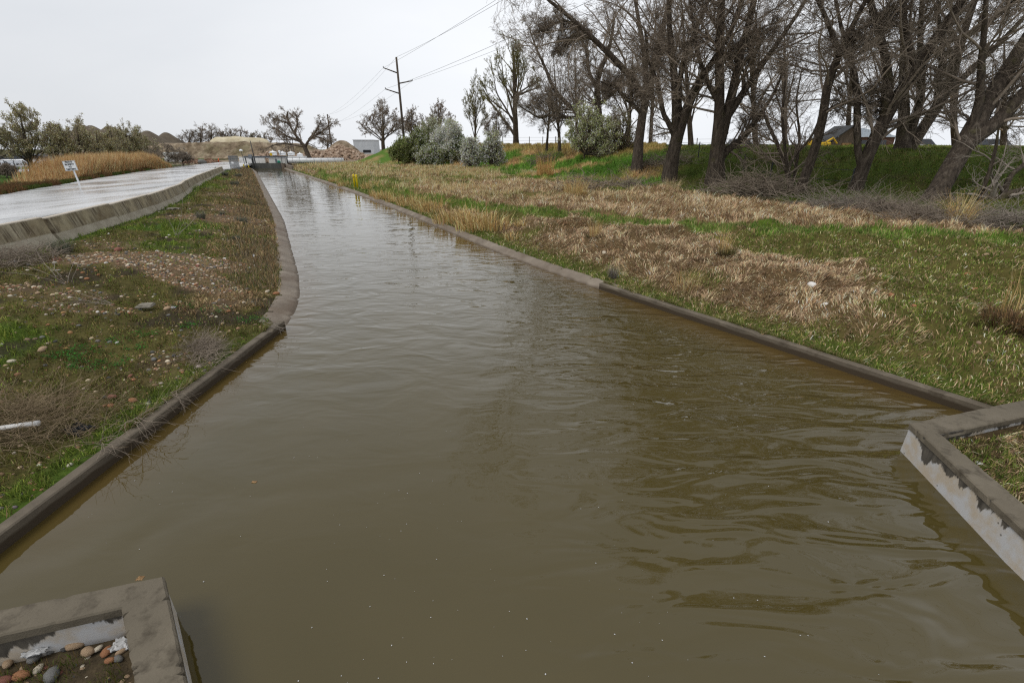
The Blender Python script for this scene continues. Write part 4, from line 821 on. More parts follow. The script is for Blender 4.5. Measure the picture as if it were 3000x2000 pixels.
# ------------------------------------------------------------------ trees
def resamp(P, R_, n):
    P = np.array(P, float); d = np.r_[0, np.cumsum(np.linalg.norm(np.diff(P, axis=0), axis=1))]; s = np.linspace(0, d[-1], n)
    Q = np.stack([np.interp(s, d, P[:, k]) for k in range(3)], 1); r = np.interp(s, d, R_)
    for _ in range(2): Q[1:-1] = (Q[:-2] + 2 * Q[1:-1] + Q[2:]) / 4
    return Q, r
def grow(g, P, Rr, n, ratio, ang, npts=5, up=0., wig=.15, rr=.62, t0=.2, t1=1., lmin=.2, lmax=99, taper=.3, rmin=.004, shape=.5, rmax=9):
    """P (B,m,3) parents -> n children each"""
    B, m, _ = P.shape
    idx = np.repeat(np.arange(B), n); K = len(idx)
    t = g.uniform(t0, t1, K); f = t * (m - 1); i = np.minimum(f.astype(int), m - 2); a = (f - i)[:, None]
    p = P[idx, i] * (1 - a) + P[idx, i + 1] * a; T = P[idx, i + 1] - P[idx, i]; T /= np.linalg.norm(T, axis=1, keepdims=True) + 1e-9
    pr = Rr[idx, i] * (1 - a[:, 0]) + Rr[idx, i + 1] * a[:, 0]
    PL = np.linalg.norm(np.diff(P, axis=1), axis=2).sum(1)[idx]
    X = g.normal(0, 1, (K, 3)); X -= (X * T).sum(1, keepdims=True) * T; X /= np.linalg.norm(X, axis=1, keepdims=True)
    th = np.radians(g.uniform(ang[0], ang[1], K))[:, None]; d = T * np.cos(th) + X * np.sin(th)
    L_ = np.clip(PL * ratio * (1 - shape * t) * g.uniform(.6, 1.35, K), lmin, lmax)
    r0 = np.minimum(np.maximum(pr * rr * g.uniform(.6, 1.1, K), rmin), rmax)
    C = np.zeros((K, npts, 3)); C[:, 0] = p; st = (L_ / (npts - 1))[:, None]
    for k in range(1, npts):
        d = d + g.normal(0, wig, (K, 3)) + np.array([0, 0, up]); d /= np.linalg.norm(d, axis=1, keepdims=True); C[:, k] = C[:, k - 1] + d * st
    RR = r0[:, None] * np.linspace(1, taper, npts)[None]; return C, np.maximum(RR, rmin * .8)
LIMB_PTS = 18
def tree(name, lab, limbs, D, seed=0, levels=None, leaves=None, bark='bark', twig='twig', cat='tree', group=None, spread=.25, base_z=None, rmin=.0068, extra_limbs=None, world=False, ztop=None, tall=0):
    """limbs: list of [(u, v, width_px)...] seen at distance D; each limb wanders in depth as it rises"""
    g = np.random.default_rng(seed + 500)
    PP = []
    if tall:      # the tops rise well above the picture; the water mirrors them
        L2 = []
        for l in limbs:
            l = list(l)
            if l[-1][1] < 5 and l[-1][2] > 4.5:
                (ua, va, wa), (ub, vb_, wb) = l[-2], l[-1]; du = (ub - ua) / max(1., va - vb_); du = max(-.5, min(.5, du)); l = l[:-1] + [(ub, vb_, wb * 1.5), (ub + du * 260, vb_ - 300, wb * 1.2), (ub + du * 330, vb_ - 620, wb * .7), (ub + du * 360, vb_ - tall, wb * .25)]
            L2.append(l)
        limbs = L2
    for li, l in enumerate(limbs):
        Dk = D
        if li and not world:
            q0 = PP[0][0]; s0 = atY(l[0][0], l[0][1], D); jn = int(np.argmin(np.abs(q0[:, 2] - s0[2]) + .6 * np.abs(q0[:, 0] - s0[0]))); Dk = q0[jn][1]
        if world: P = np.array([(x, y, z) for x, y, z, w in l], float); Rr = np.array([w / 2 for *_, w in l], float)
        else:
            P = []; Rr = []; sg = g.uniform(-1, 1) * spread; prev = None
            rise0 = l[0][1]
            for (u, v, w) in l:
                dd = Dk + sg * (rise0 - v) / F_PX * D
                if getattr(tree, 'tmp', None): pass
                P.append(atY(u, v, dd)); Rr.append(w * dd / F_PX / 2 * .93)
            P = np.array(P); Rr = list(Rr)
            if li: # join where the parent limb passes
                P = np.concatenate([(q0[max(jn - 1, 0)] * .5 + q0[jn] * .5)[None], P]) if np.linalg.norm(q0[jn] - P[0]) < 1.6 else P; Rr = Rr if len(Rr) == len(P) else [Rr[0] * .8] + Rr
        PP.append(resamp(P, Rr, LIMB_PTS))
    base = PP[0][0][0].copy(); gz = float(height(base[0], base[1])) if base_z is None else base_z
    PP[0][0][0][2] = min(base[2], gz) - .1; base[2] = gz
    t = thing(name, lab, cat, base, group)
    P0 = np.stack([p for p, r in PP]) - base; R0 = np.stack([r for p, r in PP])
    if not world:   # root flare
        R0[0, 0] *= 1.25
        P0 = P0 + g.normal(0, .012, P0.shape) * np.minimum(R0[:, :, None] * 6, 1) * np.r_[0, 0, np.ones(LIMB_PTS - 2)][None, :, None]
    V, Q = tubes(P0[:1], R0[:1], 12); link('trunk', mesh_data('trunk', V, Q, None, True, mats=[M[bark]]), t)
    cur = (P0, R0); VV = []; QQ = []; off = 0
    def push(P, Rr, ns):
        nonlocal off
        V, Q = tubes(P, Rr, ns); VV.append(V); QQ.append(Q + off); off += len(V)
    if len(P0) > 1: 
        V, Q = tubes(P0[1:], R0[1:], 10); link('limbs', mesh_data('limbs', V, Q, None, True, mats=[M[bark]]), t)
    allp = []
    nl = len(levels)
    for k, lv in enumerate(levels):
        kw = dict(lv); n = kw.pop('n'); ns = kw.pop('ns', 5 if k == 0 else 3)
        if k == 0 and 'n0' in kw: kw.pop('n0')
        P, Rr = grow(g, cur[0], cur[1], n, rmin=rmin, **kw)
        if ztop:
            pass
        push(P, Rr, ns); cur = (P, Rr)
    link('crown', mesh_data('crown', np.concatenate(VV), np.concatenate(QQ), None, True, mats=[M[twig]]), t)
    if leaves:
        pal, size, cnt = leaves[:3]; P = cur[0]; m = len(P); ii = g.integers(0, m, cnt); tt = g.uniform(.15, 1, cnt) * (P.shape[1] - 1); j = np.minimum(tt.astype(int), P.shape[1] - 2); a = (tt - j)[:, None]
        q = P[ii, j] * (1 - a) + P[ii, j + 1] * a + g.normal(0, size * .8, (cnt, 3))
        if len(leaves) > 3: q = q[leaves[3](q)]
        link(leaves[4] if len(leaves) > 4 else 'foliage', leaf_quads(q, size, jit(pick(pal, len(q)), .16)), t)
    return t
BIG = [dict(n=24, ratio=.34, ang=(25, 68), npts=7, up=.04, wig=.17, t0=.10, ns=5, rr=.42, rmax=.08, lmax=5.5, shape=.3), dict(n=8, ratio=.52, ang=(25, 65), npts=6, up=.01, wig=.16, ns=4, lmax=3, t0=.1, rr=.5), dict(n=6, ratio=.58, ang=(22, 60), npts=4, up=.0, wig=.16, lmax=1.9, t0=.1), dict(n=5, ratio=.6, ang=(20, 55), npts=3, wig=.14, lmax=1.1)]
MID = [dict(n=15, ratio=.42, ang=(25, 60), npts=6, up=.06, wig=.16, t0=.15, ns=5, rr=.4), dict(n=7, ratio=.5, ang=(25, 58), npts=5, up=.03, wig=.16), dict(n=5, ratio=.5, ang=(22, 55), npts=3, wig=.14)]
RG = 'bare trees along the foot of the grass slope'
M['straw_stem'] = mat('dead_stems', [(.3, (104, 88, 66)), (.7, (158, 140, 112))], scale=6, rough=.9)
# --- near right, from the edge of the frame inwards
T7 = [[(2709, 628, 60), (2735, 580, 54), (2758, 536, 52), (2803, 469, 50), (2838, 411, 50), (2870, 339, 44), (2923, 245, 38), (2977, 165, 34), (3060, 40, 28), (3150, -120, 18)],
      [(2838, 411, 40), (2914, 372, 38), (2959, 312, 34), (3010, 262, 30), (3120, 170, 20), (3240, 60, 12)],
      [(2870, 339, 24), (2880, 270, 20), (2862, 200, 17), (2890, 110, 13), (2880, 0, 9), (2900, -100, 5)]]
tree('bare_tree', 'thick dark trunk leaning hard to the right beside the tall straw clump', T7, 21.5, 1, BIG, rmin=.006, tall=900)
T8 = [[(2885, 650, 42), (2895, 610, 36), (2915, 590, 26), (2959, 567, 20), (2990, 556, 14)], [(2872, 610, 13), (2870, 580, 12), (2896, 513, 10), (2915, 450, 9), (2925, 380, 5)], [(2935, 600, 16), (2941, 558, 15), (2959, 513, 13), (3000, 482, 12), (3060, 440, 8)]]
tree('bare_tree', 'broken stump with two pale stems at the right edge', T8, 20.5, 2, [dict(n=7, ratio=.7, ang=(30, 70), npts=5, up=.02, wig=.25, ns=4), dict(n=6, ratio=.6, ang=(25, 60), npts=4, wig=.2), dict(n=4, ratio=.5, ang=(25, 60), npts=3, wig=.2)], rmin=.005, twig='twig_pale')
T5 = [[(2492, 604, 48), (2503, 560, 40), (2515, 520, 36), (2530, 469, 34), (2570, 393, 33), (2602, 312, 33), (2651, 254, 31), (2687, 192, 29), (2736, 120, 26), (2771, 67, 22), (2825, 0, 18), (2900, -120, 10)],
      [(2602, 312, 26), (2611, 223, 22), (2588, 134, 18), (2553, 36, 15), (2530, -90, 9)], [(2520, 500, 22), (2502, 437, 19), (2512, 335, 18), (2521, 223, 17), (2486, 156, 12), (2450, 60, 8), (2440, -60, 5)],
      [(2687, 192, 20), (2650, 110, 15), (2640, 20, 12), (2665, -100, 7)]]
tree('bare_tree', 'leaning tree with a split, splintered lower trunk before the brick house', T5, 25.5, 3, BIG, tall=900)
T4 = [[(2334, 582, 30), (2352, 530, 26), (2370, 491, 25), (2405, 402, 24), (2414, 312, 22), (2423, 223, 20), (2450, 156, 18), (2477, 112, 14), (2512, 45, 12), (2557, -30, 8), (2600, -120, 5)],
      [(2450, 156, 15), (2441, 89, 12), (2410, 36, 10), (2370, -60, 6)], [(2440, 170, 10), (2500, 120, 9), (2560, 90, 6), (2620, 60, 4)], [(2412, 330, 10), (2470, 300, 9), (2540, 305, 7), (2600, 310, 4)]]
tree('bare_tree', 'slender curved trunk rising from the brush heap left of the split trunk', T4, 27, 4, BIG, tall=900)
T3 = [[(2316, 582, 14), (2312, 530, 11), (2289, 446, 10), (2267, 402, 9), (2240, 340, 7), (2225, 290, 4)], [(2318, 560, 11), (2307, 491, 10), (2334, 446, 8), (2379, 402, 7), (2400, 350, 5)], [(2312, 540, 10), (2300, 440, 8), (2290, 340, 7), (2300, 240, 5)], [(2316, 570, 9), (2330, 500, 8), (2345, 400, 7), (2330, 300, 5), (2350, 200, 3)]]
tree('bare_tree', 'low multi stemmed dark bush tree beside the slender curved trunk', T3, 27.5, 5, [dict(n=9, ratio=.5, ang=(20, 60), npts=6, up=.04, wig=.2, ns=4), dict(n=8, ratio=.5, ang=(25, 60), npts=5, wig=.2), dict(n=5, ratio=.5, ang=(25, 60), npts=3, wig=.2)])
T2 = [[(2094, 540, 52), (2096, 505, 46), (2100, 459, 44), (2106, 400, 36), (2107, 340, 27), (2110, 204, 24), (2107, 68, 20), (2114, -20, 15), (2120, -130, 9)],
      [(2104, 420, 34), (2141, 306, 25), (2158, 187, 21), (2192, 102, 18), (2204, 20, 15), (2230, -100, 9)], [(2110, 459, 24), (2141, 430, 20), (2182, 405, 17), (2215, 350, 13), (2260, 290, 9), (2300, 200, 6)],
      [(2141, 320, 22), (2182, 272, 18), (2215, 205, 15), (2280, 130, 12), (2340, 40, 9), (2400, -60, 5)], [(2107, 300, 14), (2070, 240, 12), (2040, 150, 10), (2030, 60, 7), (2010, -60, 4)]]
tree('bare_tree', 'big tree with a short thick bole splitting into two upright stems', T2, 32, 6, BIG, tall=900)
T1 = [[(1961, 512, 40), (1968, 460, 37), (1978, 408, 36), (1990, 370, 32), (2009, 323, 26), (2029, 258, 23), (2060, 215, 18), (2097, 184, 15), (2150, 90, 12), (2180, -20, 8)],
      [(1985, 391, 26), (1978, 306, 20), (1975, 204, 18), (1971, 143, 16), (1950, 60, 13), (1965, -60, 8)], [(2000, 350, 18), (1975, 270, 15), (1990, 190, 14), (2035, 100, 12), (2080, 0, 9), (2110, -100, 5)],
      [(1980, 400, 16), (1940, 330, 13), (1930, 250, 11), (1900, 180, 9), (1890, 90, 6)], [(2097, 184, 12), (2160, 160, 10), (2210, 110, 7), (2260, 80, 4)]]
tree('bare_tree', 'tree with a slightly leaning trunk just left of the two stemmed tree', T1, 34, 7, BIG, tall=900)
T1b = [[(1866, 492, 30), (1868, 425, 27), (1878, 340, 24), (1893, 260, 22), (1905, 210, 20), (1925, 190, 16), (1930, 100, 14), (1962, 0, 10), (1990, -100, 6)],
       [(1893, 270, 18), (1850, 225, 17), (1818, 190, 16), (1774, 146, 14), (1723, 102, 12), (1689, 68, 11), (1665, 41, 10), (1631, 10, 8), (1560, -15, 5)], [(1905, 210, 15), (1880, 130, 12), (1870, 50, 9), (1850, -60, 5)],
       [(1700, 80, 8), (1655, 60, 7), (1610, 75, 5), (1575, 95, 3)], [(1740, 115, 8), (1690, 105, 7), (1655, 115, 5), (1645, 145, 3)], [(1880, 330, 12), (1835, 290, 10), (1800, 250, 8), (1760, 240, 5)]]
tree('bare_tree', 'tree whose long limb sweeps up and left over the flowering tree', T1b, 37, 8, BIG, tall=900)
T0 = [[(1765, 455, 26), (1762, 420, 22), (1757, 360, 19), (1750, 289, 17), (1746, 245, 15), (1765, 190, 12), (1790, 130, 9), (1800, 50, 6)], [(1746, 250, 11), (1725, 215, 9), (1720, 150, 8), (1690, 90, 5)], [(1758, 400, 14), (1725, 360, 12), (1690, 330, 12), (1645, 290, 11), (1620, 262, 9), (1600, 205, 8), (1565, 130, 5), (1550, 80, 3)],
      [(1700, 345, 9), (1645, 345, 9), (1610, 334, 8), (1583, 350, 6), (1560, 335, 4), (1520, 310, 3)], [(1752, 310, 10), (1800, 270, 8), (1840, 240, 6), (1870, 190, 4)]]
tree('bare_tree', 'dark crooked tree on the bank crest with low limbs reaching left', T0, 55, 9, BIG, rmin=.009, tall=500)
# --- on the grass slope further back
T6 = [[(2640, 476, 50), (2651, 400, 34), (2648, 330, 26), (2646, 268, 24), (2650, 200, 20), (2651, 134, 17), (2640, 50, 13), (2650, -80, 8)],
      [(2665, 440, 34), (2691, 379, 28), (2758, 312, 30), (2790, 260, 26), (2807, 156, 22), (2816, 89, 18), (2850, 20, 14), (2890, -80, 8)], [(2668, 400, 24), (2700, 312, 20), (2706, 223, 18), (2690, 134, 14), (2700, 20, 10), (2710, -90, 6)],
      [(2790, 260, 18), (2861, 187, 15), (2937, 120, 12), (3000, 54, 10), (3080, -30, 5)], [(2812, 120, 13), (2870, 85, 11), (2923, 50, 9), (2975, 0, 7), (3020, -80, 4)], [(2740, 330, 18), (2757, 200, 14), (2765, 120, 11), (2740, 20, 8)]]
tree('bare_tree', 'broad many limbed tree standing on the grass slope behind the leaning trunks', T6, 33, 10, BIG, spread=.35, tall=900)
def fan_limbs(u, vb, vt, wpx, n, wid=60, seed=0):
    g = random.Random(seed); H = vb - vt; out = []
    for k in range(n):
        a = (k + .5) / n * 2 - 1 + g.uniform(-.1, .1); e = math.sqrt(max(.05, 1 - a * a)) * g.uniform(.72, .95); x0 = u + a * wid * .22; x1 = u + a * wid * .9; top = vb - H * max(.25, e)
        out.append([(x0, vb, wpx * g.uniform(.6, 1)), (x0 + (x1 - x0) * .45, vb - (vb - top) * .4, wpx * .6), (x0 + (x1 - x0) * .85, vb - (vb - top) * .75, wpx * .4), (x1, top, wpx * .15)])
    return out
def simple_limbs(u, vb, vt, wpx, n, lean=0, fan=.5, wid=60, seed=0, split=.25):
    g = random.Random(seed); H = vb - vt; L_ = [[(u, vb, wpx), (u + lean * H * .25, vb - H * .25, wpx * .8), (u + lean * H * .5, vb - H * .5, wpx * .6), (u + lean * H * .8, vb - H * .8, wpx * .3), (u + lean * H, vt, wpx * .1)]]
    for k in range(n):
        s = g.uniform(split * .5, split * 1.6); x0 = u + lean * H * s; y0 = vb - H * s; a = (k + .5) / n * 2 - 1; a += g.uniform(-.2, .2); dx = a * wid; top = vt + abs(a) ** 1.5 * H * .35 + g.uniform(0, .1) * H
        w = wpx * g.uniform(.25, .4); L_.append([(x0, y0, w), (x0 + dx * fan * .6, y0 - (y0 - top) * .3, w * .8), (x0 + dx * fan * 1.3, y0 - (y0 - top) * .6, w * .5), (u + lean * H + dx, top, w * .15)])
    return L_
BUD = [(150, 150, 96), (176, 172, 124), (128, 124, 84)]
tree('bare_tree', 'thin straight trees crowding behind the flowering tree', simple_limbs(1840, 432, 120, 12, 6, .05, .5, 90, 3), 66, 21, MID, rmin=.012, twig='twig')
bk = [(1602, 425, 215, 7, 'thin pole like tree behind the wire fence, leftmost of the row'), (1640, 424, 150, 9, 'thin dark tree behind the wire fence, right of the leftmost'), (1690, 424, 140, 9, 'thin dark tree behind the crooked tree'), (1905, 430, 60, 12, 'tall thin tree behind the long limbed tree'),
      (2025, 434, 20, 16, 'bare tree filling the gap between the two big trunks'), (2215, 440, -20, 16, 'bare tree behind the moss covered limb'), (2300, 440, 60, 14, 'bare tree behind the multi stemmed bush tree'), (2480, 440, 20, 14, 'bare tree beside the brick house'),
      (2590, 442, 0, 18, 'bare tree directly behind the brick house'), (2800, 442, 60, 18, 'bare tree behind the leaning trunks near the right edge'), (2940, 442, 120, 16, 'bare tree at the far right edge behind the slope')]
for k, (u, vb, vt, w, lab) in enumerate(bk):
    tree('bare_tree', lab, simple_limbs(u, vb, vt, w, 5, random.uniform(-.08, .08), .5, 75 + w * 2, 30 + k), random.uniform(52, 66), 40 + k, MID, rmin=.009, base_z=3.05)
tree('poplar', 'tall upswept poplar with fresh yellow green buds', simple_limbs(1512, 424, 112, 17, 10, -.03, .75, 78, 4, .3) + [[(1512, 400, 9), (1468, 340, 6), (1434, 296, 4), (1415, 260, 2)]], 78, 22, [dict(n=10, ratio=.38, ang=(15, 40), npts=6, up=.14, wig=.09, t0=.25, ns=4, rr=.5), dict(n=7, ratio=.45, ang=(15, 40), npts=4, up=.1, wig=.1), dict(n=5, ratio=.5, ang=(15, 40), npts=3, up=.05, wig=.1)],
     leaves=(BUD, .13, 5200), rmin=.016, twig='twig_green')
tree('poplar', 'smaller upswept poplar left of the tall one', simple_limbs(1392, 440, 240, 7, 8, 0, .75, 38, 6, .3), 84, 23, [dict(n=10, ratio=.38, ang=(15, 38), npts=5, up=.14, wig=.09, t0=.2, ns=3, rr=.5), dict(n=7, ratio=.45, ang=(15, 40), npts=3, up=.1, wig=.1), dict(n=4, ratio=.5, ang=(15, 40), npts=3, up=.05, wig=.1)], leaves=(BUD, .13, 900), rmin=.018, twig='twig_green')
tree('bare_tree', 'round brown bare tree on the bank left of the utility pole', simple_limbs(1122, 428, 312, 11, 9, 0, 1.1, 52, 8, .18), 120, 24, MID, rmin=.028, twig='twig_far', leaves=([(112, 80, 64), (132, 98, 78)], .2, 500))
tree('bare_tree', 'reddish bare tree showing above the blossom thicket', simple_limbs(1285, 430, 308, 10, 7, 0, 1.1, 40, 9, .3), 110, 25, MID, rmin=.026, twig='twig_far', leaves=([(122, 86, 70), (140, 104, 84)], .2, 500))
tree('bare_tree', 'small bare tree just right of the utility pole', simple_limbs(1205, 430, 324, 7, 6, 0, .9, 18, 10, .3), 105, 26, MID, rmin=.024, twig='twig_far')
tree('bare_tree', 'short bare tree behind the small blossom shrubs', simple_limbs(1455, 428, 335, 6, 6, 0, .9, 40, 12, .25), 70, 27, MID, rmin=.014, twig='twig_far')
# big spreading tree behind the pipe
S1 = [[(905, 462, 15), (893, 430, 11), (868, 400, 7), (850, 370, 5), (838, 340, 6), (845, 325, 2)], [(893, 432, 8), (905, 410, 6), (922, 400, 5), (945, 405, 4), (965, 418, 2)], [(890, 428, 7), (862, 426, 5), (835, 420, 4), (805, 424, 3), (780, 435, 2)], [(880, 415, 6), (850, 405, 4), (820, 385, 3), (795, 372, 2.5), (785, 355, 1.5)],
      [(862, 390, 7), (872, 365, 5), (868, 345, 3), (880, 335, 2)], [(905, 410, 7), (925, 385, 5), (935, 365, 3), (940, 352, 2)], [(845, 362, 6), (818, 352, 4), (796, 345, 2)], [(915, 402, 6), (945, 385, 5), (962, 370, 3), (975, 362, 2)]]
tree('bare_tree', 'big spreading bare tree with a forked trunk behind the white pipe', S1, 112, 28, [dict(n=13, ratio=.5, ang=(25, 65), npts=6, up=.05, wig=.2, t0=.2, ns=4, rr=.5), dict(n=9, ratio=.5, ang=(25, 60), npts=4, up=.03, wig=.2), dict(n=7, ratio=.5, ang=(25, 55), npts=3, wig=.15)], rmin=.024, twig='twig_far', leaves=([(150, 134, 96), (128, 104, 80)], .18, 1200))
for k, (u, vt, w, lab) in enumerate([(555, 385, 26, 'pale bare tree leftmost of those behind the dirt embankment'), (588, 372, 28, 'bare tree behind the embankment, second from the left'), (620, 370, 26, 'dark bare tree behind the embankment beside the sand heap'), (648, 384, 22, 'rounded bare tree rising over the embankment'), (668, 382, 18, 'small bare tree above the left end of the sand heap'), (705, 378, 28, 'rusty bare tree behind the sand heap'), (745, 388, 26, 'pale green tree right of the rusty one'), (775, 392, 24, 'low bare tree left of the big spreading tree'), (960, 395, 22, 'scrubby tree beside the far utility pole')]):
    tree('bare_tree', lab, simple_limbs(u, 436, vt, 6, 7, 0, 1.1, w, 60 + k, .15), 185, 60 + k, [dict(n=8, ratio=.45, ang=(25, 60), npts=5, up=.06, wig=.18, t0=.15, ns=3, rr=.5), dict(n=6, ratio=.5, ang=(25, 60), npts=3, wig=.18), dict(n=4, ratio=.5, ang=(25, 60), npts=3, wig=.18)], rmin=.032, twig='twig_far', base_z=.5,
         leaves=({5: [(146, 108, 88), (136, 104, 86)], 6: [(140, 142, 92), (120, 124, 80)]}.get(k, [(160, 148, 128)]), .25, 400))
# ------------------------------------------------------------------ pear trees in leaf left of the road
PEAR = [(168, 160, 106), (190, 182, 130), (142, 132, 84), (212, 206, 166), (156, 138, 90), (220, 218, 186)]
for k, (u, vb, vt, w, D, lab) in enumerate([(96, 508, 308, 72, 60, 'large pear tree in new leaf at the left edge, leaning in the wind'), (172, 500, 345, 42, 64, 'thin topped pear tree, second from the left'), (238, 492, 344, 48, 68, 'pear tree with a round top behind the sign, third from the left'), (292, 490, 372, 46, 74, 'pear tree with a low dense crown, fourth from the left'),
                                            (335, 488, 362, 44, 80, 'pear tree with a pointed top before the dark gravel cones'), (378, 486, 353, 40, 84, 'tall double topped pear tree behind the reeds'), (412, 484, 366, 44, 88, 'last pear tree of the row, round and dense'), (-20, 510, 330, 80, 58, 'pear tree cut by the left edge of the photo')]):
    tree('pear_tree', lab, simple_limbs(u, vb, vt + 22, 9 if k else 14, 9, -.22 if k == 0 else -.1, 1.0, w, 80 + k, .2), D, 80 + k, [dict(n=10, ratio=.42, ang=(15, 38), npts=5, up=.14, wig=.1, t0=.1, ns=3, rr=.5), dict(n=7, ratio=.45, ang=(15, 40), npts=4, up=.1, wig=.1), dict(n=4, ratio=.5, ang=(20, 50), npts=3, wig=.12)],
         rmin=.014, twig='twig', leaves=(PEAR, .13, 10000 if k < 1 else 6000), cat='tree')
for k, (u, vb, vt, w, D, lab) in enumerate([(492, 478, 428, 46, 78, 'tangled grey bare shrub between the reeds and the dirt yard'), (535, 475, 452, 26, 80, 'low grey shrub in front of the white block wall'), (20, 520, 488, 26, 50, 'dark shrub by the chain link fence at the left edge')]):
    tree('bare_shrub', lab, simple_limbs(u, vb, vt, 3, 10, 0, 1.1, w, 95 + k, .1), D, 95 + k, [dict(n=9, ratio=.5, ang=(25, 60), npts=5, up=.03, wig=.2, t0=.05, ns=3, rr=.6), dict(n=7, ratio=.5, ang=(25, 60), npts=3, wig=.2), dict(n=4, ratio=.5, ang=(25, 60), npts=3, wig=.18)], rmin=.016, twig='twig_far', cat='shrub')
# ------------------------------------------------------------------ blossom thicket and flowering trees
WHT = [(244, 245, 236), (232, 235, 218), (250, 250, 246), (206, 212, 168)]; GRN = [(132, 144, 80), (154, 164, 98), (110, 122, 66), (180, 186, 134)]
SHR = [dict(n=9, ratio=.5, ang=(20, 55), npts=5, up=.04, wig=.18, t0=.08, ns=3, rr=.6), dict(n=7, ratio=.5, ang=(20, 55), npts=4, wig=.16), dict(n=4, ratio=.5, ang=(20, 55), npts=3, wig=.15)]
for k, (u, vb, vt, w, D, pal, n, lab) in enumerate([(1175, 472, 400, 34, 72, GRN, 6000, 'dark green shrub at the left end of the blossom thicket'), (1225, 478, 372, 42, 72, GRN + WHT[:1], 8000, 'green leafed shrub right behind the utility pole'), (1262, 472, 340, 32, 75, [(190, 194, 160), (172, 176, 138), (206, 208, 184)], 4500, 'pale upright blossom shrub at the top of the thicket'),
                                                    (1310, 478, 352, 56, 70, WHT, 9500, 'large round white blossom shrub in the middle of the thicket'), (1262, 484, 415, 40, 68, WHT + GRN, 4500, 'low white blossom shrub in front of the green one'), (1345, 476, 395, 36, 69, WHT[:2] + GRN[:3], 5500, 'white and green shrub at the right end of the thicket'),
                                                    (1378, 486, 390, 24, 60, WHT, 2600, 'slim white blossom shrub standing before the thicket'), (1442, 480, 378, 28, 60, WHT + GRN[3:], 2200, 'thin blossom shrub on a single leaning stem'), (1730, 452, 288, 80, 50, [(214, 222, 156), (230, 234, 190), (190, 202, 128), (244, 246, 224)], 8000, 'spring green flowering tree around the dark crooked trunk'), (1812, 455, 300, 60, 52, [(132, 134, 84), (150, 150, 104)], 2500, 'sparse budding shrub right of the flowering tree')]):
    tree('blossom_shrub' if k != 8 else 'flowering_tree', lab, fan_limbs(u, vb, vt + 12, 3.2, 15, w, 110 + k) if k < 8 else fan_limbs(u, vb, vt + 18, 7, 16, w, 110 + k), D, 110 + k, SHR, rmin=.012, twig='twig', bark='bark', leaves=(pal, .19 if k < 8 else .13, int(n * (2.2 if k < 8 else 1.3))), cat='shrub' if k != 8 else 'tree')
bush('clipped_bush', 'rounded brown bush at the left end of the green bank', gp(1058, 464, 1.), 2.0, 1.9, 2600, [(98, 84, 44), (120, 100, 56), (84, 74, 38)], .03, 'shrub')
# ------------------------------------------------------------------ brush heaps under the trees
def brush(lab, p, rx, ry, h, n, rz=0., pal='twig_far', L_=1.2, name='brush_heap', rad=.009, cat='brush heap'):
    t = thing(name, lab, cat, p); g = rng; u = g.normal(0, .45, (n, 2)); x, y = u[:, 0] * rx, u[:, 1] * ry; q = np.exp(-(u ** 2).sum(1) * 1.4); z = q * h * g.random(n) + .02
    ca, sa = math.cos(rz), math.sin(rz); X = x * ca - y * sa; Y = x * sa + y * ca; zz = height(X + p[0], Y + p[1]) - p[2]
    a = g.uniform(0, 2 * PI, n); d = np.stack([np.cos(a), np.sin(a), g.normal(.2, .35, n)], 1); m = 5; C = np.zeros((n, m, 3)); C[:, 0] = np.stack([X, Y, zz + z], 1); st = (L_ * g.uniform(.3, 1.2, n) / (m - 1))[:, None]
    for k in range(1, m): d = d + g.normal(0, .22, (n, 3)) + [0, 0, -.03]; d /= np.linalg.norm(d, axis=1, keepdims=True); C[:, k] = C[:, k - 1] + d * st; 
    C[:, :, 2] = np.maximum(C[:, :, 2], height(C[:, :, 0] + p[0], C[:, :, 1] + p[1]) - p[2] - .02)
    V, Q = tubes(C, rad * g.uniform(.5, 1.6, n)[:, None] * np.linspace(1, .4, m)[None], 3); link('twigs', mesh_data('twigs', V, Q, None, True, mats=[M[pal]]), t)
    return t
brush('heap of grey brush at the foot of the trunk with the long limb', gp(1925, 522), 2.8, 1.1, .7, 420, -.3, L_=1.5, rad=.013)
brush('dark tangled brush heap between the two stemmed tree and the slender trunk', gp(2215, 575), 3.2, 1.3, 1.1, 900, -.5, 'twig', L_=1.7, rad=.014)
brush('low brush around the base of the split trunk', gp(2480, 615), 2.2, 1.0, .5, 650, -.5, 'twig_pale', L_=1.3, rad=.009)
brush('grey brush between the split trunk and the leaning trunk', gp(2620, 630), 2.0, .8, .45, 600, -.2, 'twig', 1.2, rad=.008)
brush('grey brush around the foot of the hard leaning trunk', gp(2740, 650), 1.8, .8, .45, 550, -.2, 'twig_far', 1.1, rad=.008)
brush('grey brush under the broken stump at the right edge', gp(2940, 660), 2.0, .8, .5, 550, 0, 'twig_pale', 1.2, rad=.008)
brush('dark fallen branches on the green mound', gp(1720, 462, 2.), 2.6, 1.2, .6, 200, .2, 'twig', 1.6, rad=.018)
brush('small grey fallen bough on the green mound', gp(1585, 490, 1.5), 1.6, .8, .8, 160, .4, 'twig_far', 1.8, rad=.025)
brush('brush under the bank trees right of the flowering tree', gp(1850, 485, 1.5), 2.2, 1.0, .5, 220, 0, 'twig', 1.4, rad=.015)
